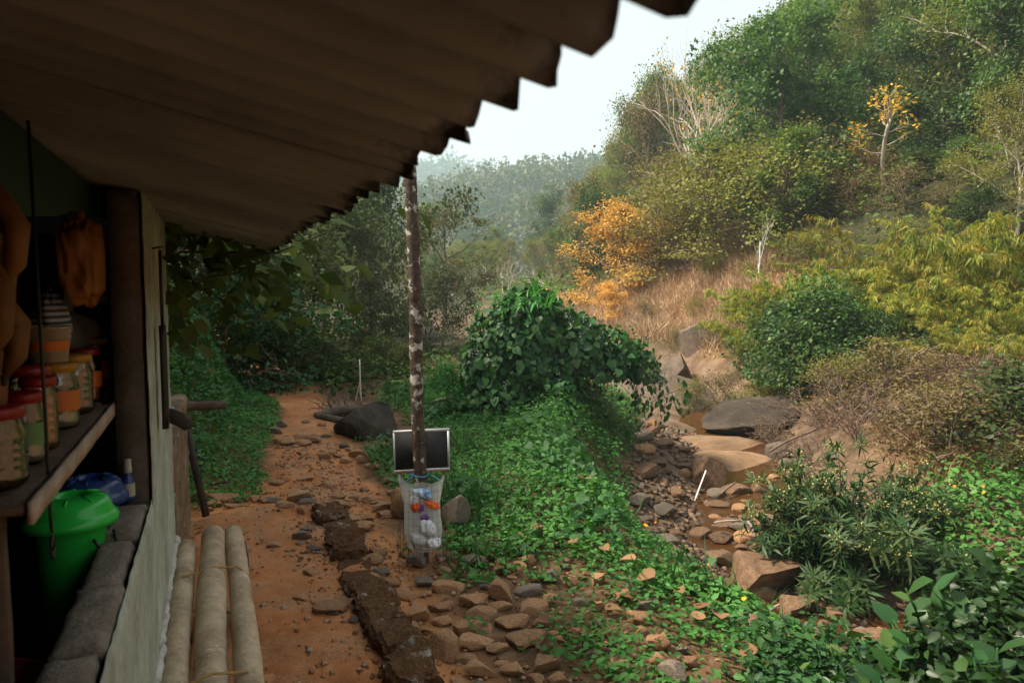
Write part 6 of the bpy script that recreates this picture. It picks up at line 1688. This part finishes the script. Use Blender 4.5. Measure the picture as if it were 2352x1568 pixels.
gravel('path_gravel', M['gravel'], 4600, (-2.4, .6, 2.3, 7.5), lambda x, y: np.clip(path_mask(x, y), 0, 1) * (.12 + .88 * sst(.40, .62, lxly(x, y)[0] + .12 * vnoise(x * 4, y * 4, 3)) * sst(1.3, .8, lxly(x, y)[0])) + .3 * sst(.75, .9, lxly(x, y)[0]) * sst(2, 1.5, lxly(x, y)[0]) * sst(5, 4, y), .004, .017, 730)
gravel('stream_pebbles', M['pebble'], 6500, (1.2, 4.6, 4, 11), lambda x, y: sst(-1.5, -1.2, bank_d(x, y)) * sst(1.1, .8, bank_d(x, y)) * sst(-.45, -.1, vnoise(x * 2, y * 2, 5)), .012, .05, 731)
def on_ground(reg, n, dens, seed, lift=None):
    g = np.random.default_rng(seed); x0, x1, y0, y1 = reg
    X_, Y_ = g.uniform(x0, x1, n * 6), g.uniform(y0, y1, n * 6); k = g.random(n * 6) < dens(X_, Y_); X_, Y_ = X_[k][:n], Y_[k][:n]
    return np.stack([X_, Y_, terrain(X_, Y_) + (0 if lift is None else lift(X_, Y_))], 1)
scatter_on('leaf_litter', M['dead_leaf'], on_ground((-1, 3, 2.3, 8), 900, lambda x, y: sst(.9, 1.2, lxly(x, y)[0]) * sst(-.4, -.9, bank_d(x, y)), 740), .028, LEAF4)
scatter_on('leaf_litter', M['dead_leaf'], on_ground((-3.5, .5, 3, 11), 260, lambda x, y: path_mask(x, y), 741), .022, LEAF4, lift=.018)
scatter_on('fallen_petals', M['flower_white'], [tuple(np.array(at(1560, 925, 13.2)) + np.array((g.uniform(-1.1, 1.1), g.uniform(-.9, .9), .40))) for _ in range(10)], .02, LEAF4)
# single big dead leaves
DL = []
for k in range(3):
    m2 = MB(); v = HEART[0].copy(); v[:, 2] += .35 * np.abs(v[:, 0]) * (k - .5) + .25 * (v[:, 1] - .4) ** 2; leaves(m2, (v, HEART[1]), [(0, -.4, 0)], [(0, 1, 0)], [(0, 0, 1)], 1.0, .25 + .25 * k); DL.append(m2.mesh('dry_leaf', M['dead_leaf'], True))
for i, (px, py, s_, lab) in enumerate([(1343,1158,.17,'largest tan dead leaf lying on the creepers right of the refuse bag'),(1309,1281,.13,'curled brown dead leaf on the creepers below the largest one'),(1200,1302,.11,'folded tan dead leaf near the round dark stone'),(981,1454,.10,'pinkish dead leaf beside the kerb among stones'),(1265,1391,.12,'torn tan dead leaf beside the flat stones'),
    (1008,1299,.10,None),(1203,1490,.10,None),(1053,1200,.10,None),(1442,1331,.11,None),(1610,1417,.12,'big curled tan dead leaf at the edge of the bank'),(1655,1442,.12,None),(1407,1415,.10,None),(1440,1401,.12,None),(1601,1444,.10,None),(1485,1370,.14,None),(1717,1530,.12,'rusty dead leaf at the bottom edge under the weeds'),
    (715,1087,.07,None),(613,1080,.05,None),(641,1071,.04,None),(849,1211,.08,'dead leaf on the bare soil left of the wire cage'),(793,1401,.10,'pale dead leaf against the kerb on the path'),(1560,1390,.09,None),(1390,1300,.09,None),(1250,1440,.09,None),(1330,1480,.09,None)]):
    p = hit(px, py); o = link('dry_leaf', DL[i % 3])
    lift = float(h_bank(np.array([p[0]]), np.array([p[1]]))[0]) * .9 if (dens_bank(np.array([p[0]]), np.array([p[1]]))[0] > .4) else .02
    o.location = (p[0], p[1], p[2] + lift + .012); o.scale = (s_ * .8,) * 3; o.rotation_euler = (g.uniform(-.3, .5), g.uniform(-.4, .4), g.uniform(0, 6.28))
    tag(o, lab or ('small dead leaf on the red path' if px < 960 else 'brown dead leaf among green creepers'), 'leaf', None if lab else ('dead leaves on the path' if px < 960 else 'dead leaves on the creepers'))
# small orange flowers
fm = MB(); aa = np.arange(9) / 9 * 6.283
leaves(fm, LEAF4, np.zeros((9, 3)), np.stack([np.cos(aa), np.sin(aa), 0 * aa + .25], 1), np.tile((0, 0, 1.), (9, 1)), 1.0, .5); fm = fm.mesh('orange_flower', M['flower_orange'])
for i, (px, py, w_) in enumerate([(2190,1168,0),(2255,1178,0),(2256,1200,0),(2205,1214,0),(2150,1207,0),(2290,1268,0),(1560,1216,1),(1603,1272,1),(1534,1237,1),(1482,1254,1),(1505,1243,1),(1413,1148,1),(1353,1130,1),(1625,1335,1),(1708,1418,1),(505,960,2),(475,1060,2),(590,925,2),(530,1005,2),(462,985,2)]):
    p = hit(px, py); hv = (h_right, h_bank, h_left)[w_]
    o = link('orange_flower', fm); o.location = (p[0], p[1], p[2] + float(hv(np.array([p[0]]), np.array([p[1]]))[0]) + .03); o.scale = (.017,) * 3; o.rotation_euler = (-.5, g.uniform(-.3, .3), g.uniform(0, 6))
    tag(o, ('tiny orange daisy on the right creeper mound', 'tiny orange daisy on the stream bank creepers', 'tiny orange daisy on the dark left bank')[w_], 'flower', ('flowers on the right mound', 'flowers on the bank by the stream', 'flowers on the left bank')[w_])
# sticks, fallen trunk, post
def stick(a, b, r, mat, label, name='stick', cat='stick', bend=.01, sides=7):
    a, b = np.array(a), np.array(b); t = np.linspace(0, 1, 7)[:, None]
    P_ = a + (b - a) * t + bend * np.sin(t * 5) * np.array((.3, .3, 1)); m_ = MB(); tube(m_, P_, np.linspace(r, r * .8, 7), sides)
    return tag(m_.obj(name, mat, None, True), label, cat)
stick(at(1596, 1150, 8.3), at(1622, 1078, 8.5), .010, M['bark_white'], 'white peeled stick leaning on the dark pointed rock')
stick(at(1743, 1420, 5.9), at(1818, 1370, 6.3), .017, M['wood_shelf'], 'straight tan stick lying across the stream stones')
stick(at(1850, 1432, 5.2), at(1962, 1512, 4.9), .022, M['bark'], 'long weathered branch lying beside the lower pool')
stick(at(1640, 1200, 7.4), at(1737, 1193, 7.3), .011, M['wood_shelf'], 'thin stick bridging the stones below the upper pool')
stick(at(1718, 1198, 7.2), at(1736, 1230, 7.0), .016, M['wood_shelf'], 'short pale stick pointing down the tan stone')
stick(at(1655, 1135, 8.4), at(1690, 1105, 8.6), .014, M['wood'], 'splintered grey branch right of the dark pointed rock')
m_ = MB(); P_ = [at(722, 950, 8.7), at(735, 957, 8.7), at(760, 948, 8.8), at(800, 942, 8.8), at(850, 945, 8.7), at(900, 952, 8.6)]
tube(m_, P_, [.03, .055, .06, .065, .06, .05], 10); tube(m_, [at(735, 955, 8.7), at(765, 962, 8.6), at(800, 966, 8.5)], [.04, .045, .03], 8)
tag(m_.obj('fallen_log', M['bark'], None, True), 'forked fallen trunk lying at the right of the far path', 'log')
m_ = MB(); g = np.random.default_rng(91); hp = at(795, 922, 9.0); hp[2] = tz(hp[0], hp[1])
for k in range(80):
    a0 = hp + np.array((g.normal() * .16, g.normal() * .10, .02 + .12 * g.random())); P_, _d = branch_pts(g, a0, (g.normal(), g.normal() * .6, .25 + .6 * g.random()), .16 + .16 * g.random(), 4, .3, -.05)
    tube(m_, P_, np.linspace(.010, .004, 5), 4)
lumpy(m_, (hp[0], hp[1], hp[2] + .03), (.28, .2, .13), 7, .4)
tag(m_.obj('root_heap', M['twig'], None, True), 'brown heap of dead roots and twigs behind the fallen log', 'brush heap')
stick((*at(829, 900, 10.2)[:2], tz(*at(829, 900, 10.2)[:2]) - .1), at(826, 825, 10.2), .011, M['bark_white'], 'thin pale upright stake behind the fallen trunk', 'stake', 'stake', .0)
stick((*at(812, 905, 10.1)[:2], tz(*at(812, 905, 10.1)[:2]) - .1), at(828, 868, 10.2), .009, M['wood_shelf'], 'short bamboo stick leaning towards the thin stake', 'stick', 'stick', .0)
stick(at(960, 958, 9.0), at(1050, 972, 9.0), .035, M['bark'], 'mossy dead branch lying behind the pole', 'fallen_branch', 'branch')
stick(at(975, 932, 9.4), at(1065, 905, 9.6), .028, M['bark'], 'slanting dead branch between pole and vine bush', 'fallen_branch', 'branch')
stick(at(388, 562, 7.0), at(455, 532, 7.6), .011, M['bark_pale'], 'pale bare bough in front of the dark tree under the roof edge', 'bare_bough', 'branch')
stick(at(1460, 1000, 9.8), at(1560, 890, 11), .008, M['twig'], 'long thin dead twig hanging right of the vine bush', 'dead_twig', 'branch', .05, 5)
stick(at(1440, 960, 9.6), at(1640, 860, 12), .008, M['twig'], 'thin dead branch reaching over the rock slope', 'dead_twig', 'branch', .08, 5)
stick(at(1770, 1035, 9.3), at(1880, 980, 9.6), .016, M['twig'], 'forked grey branch lying before the grey boulder', 'fallen_branch', 'branch', .02)
stick((*at(450, 1100, 5.6)[:2], .03), at(522, 1103, 5.6), .012, M['dark_wood'], 'dark stick lying on the clover at the wall end', 'stick', 'stick')

# mostly unseen trees added left of the frame to shade bank and path
for x, y, h_, lab in [(-7.2, 8.2, 5.2, 'dark tree on the bank left of the hut, its crown over the roof end'), (-12, 9, 6.4, 'dark tree added for shade highest on the left bank'), (-3.75, 4.15, 3.7, 'dark tree added for shade close behind the hut, mostly hidden by it'), (-4.3, 5.75, 2.9, 'dark tree added for shade behind the low wall, mostly hidden by the pier'), (-4.9, 7.5, 2.7, 'dark tree added for shade on the bank past the low wall, mostly behind the pier')]:
    plant(PR['dark'][int(x * 10) % 2], 'broadleaf_tree', x, y, h_, 1.0, lab, 'tree', None, 1.2)

# ================================================================== the hazy air of the valley
hz = MB(); box(hz, (-424, -64, -3.0), (424, 738, 112))
hm = bpy.data.materials.new('valley_haze'); hm.use_nodes = True
hn = hm.node_tree.nodes; hn.remove(hn['Principled BSDF'])
pv = hn.new('ShaderNodeVolumePrincipled'); pv.inputs['Color'].default_value = (.70, .90, 1, 1); pv.inputs['Density'].default_value = .0013; pv.inputs['Anisotropy'].default_value = .25
hm.node_tree.links.new(pv.outputs[0], hn['Material Output'].inputs['Volume'])
tag(hz.obj('haze', hm), kind='stuff')

# stones past the three hundred that show largest: joined as rubble
sts = [o for o in col.objects if o.parent is None and o.name.split('.')[0] == 'stone']
bpy.context.view_layer.update()
sts.sort(key=lambda o: -o.scale[0] / max(o.location.y, .5))
by_m = {}
for o in sts[292:]:
    me = o.data; n = len(me.vertices); co = np.empty(n * 3, np.float32); me.vertices.foreach_get('co', co)
    tri = np.empty(len(me.polygons) * 3, np.int32); me.loops.foreach_get('vertex_index', tri)
    W_ = np.array(o.matrix_world); V_ = co.reshape(-1, 3) @ W_[:3, :3].T + W_[:3, 3]
    by_m.setdefault(o.material_slots[0].material, MB()).add(V_, tri.reshape(-1, 3)); bpy.data.objects.remove(o)
for mt, mb_ in by_m.items(): tag(mb_.obj('rubble', mt, None, True), kind='stuff')

# ================================================================== labels: tell the members of a group apart by where they stand
ORD = ['first', 'second', 'third', 'fourth', 'fifth', 'sixth', 'seventh', 'eighth', 'ninth', 'tenth', 'eleventh', 'twelfth', 'thirteenth', 'fourteenth', 'fifteenth', 'sixteenth', 'seventeenth', 'eighteenth']
byl = {}
for o in col.objects:
    if o.parent is None and o.get('label') and o.get('group'):
        byl.setdefault(o['label'], []).append(o)
for lab, objs in byl.items():
    n = len(objs)
    if n < 2: continue
    rows = max(1, math.ceil(n / 9))
    objs.sort(key=lambda o: o.location.y)
    per = math.ceil(n / rows)
    for r_ in range(rows):
        part = sorted(objs[r_ * per:(r_ + 1) * per], key=lambda o: o.location.x / max(o.location.y, .1))
        for i, o in enumerate(part):
            pos = ORD[i] + ' from the left' if len(part) > 1 else ''
            o['label'] = lab + (', ' + ORD[r_] + ' row away' if rows > 1 else '') + (', ' if rows == 1 else ' ') + pos
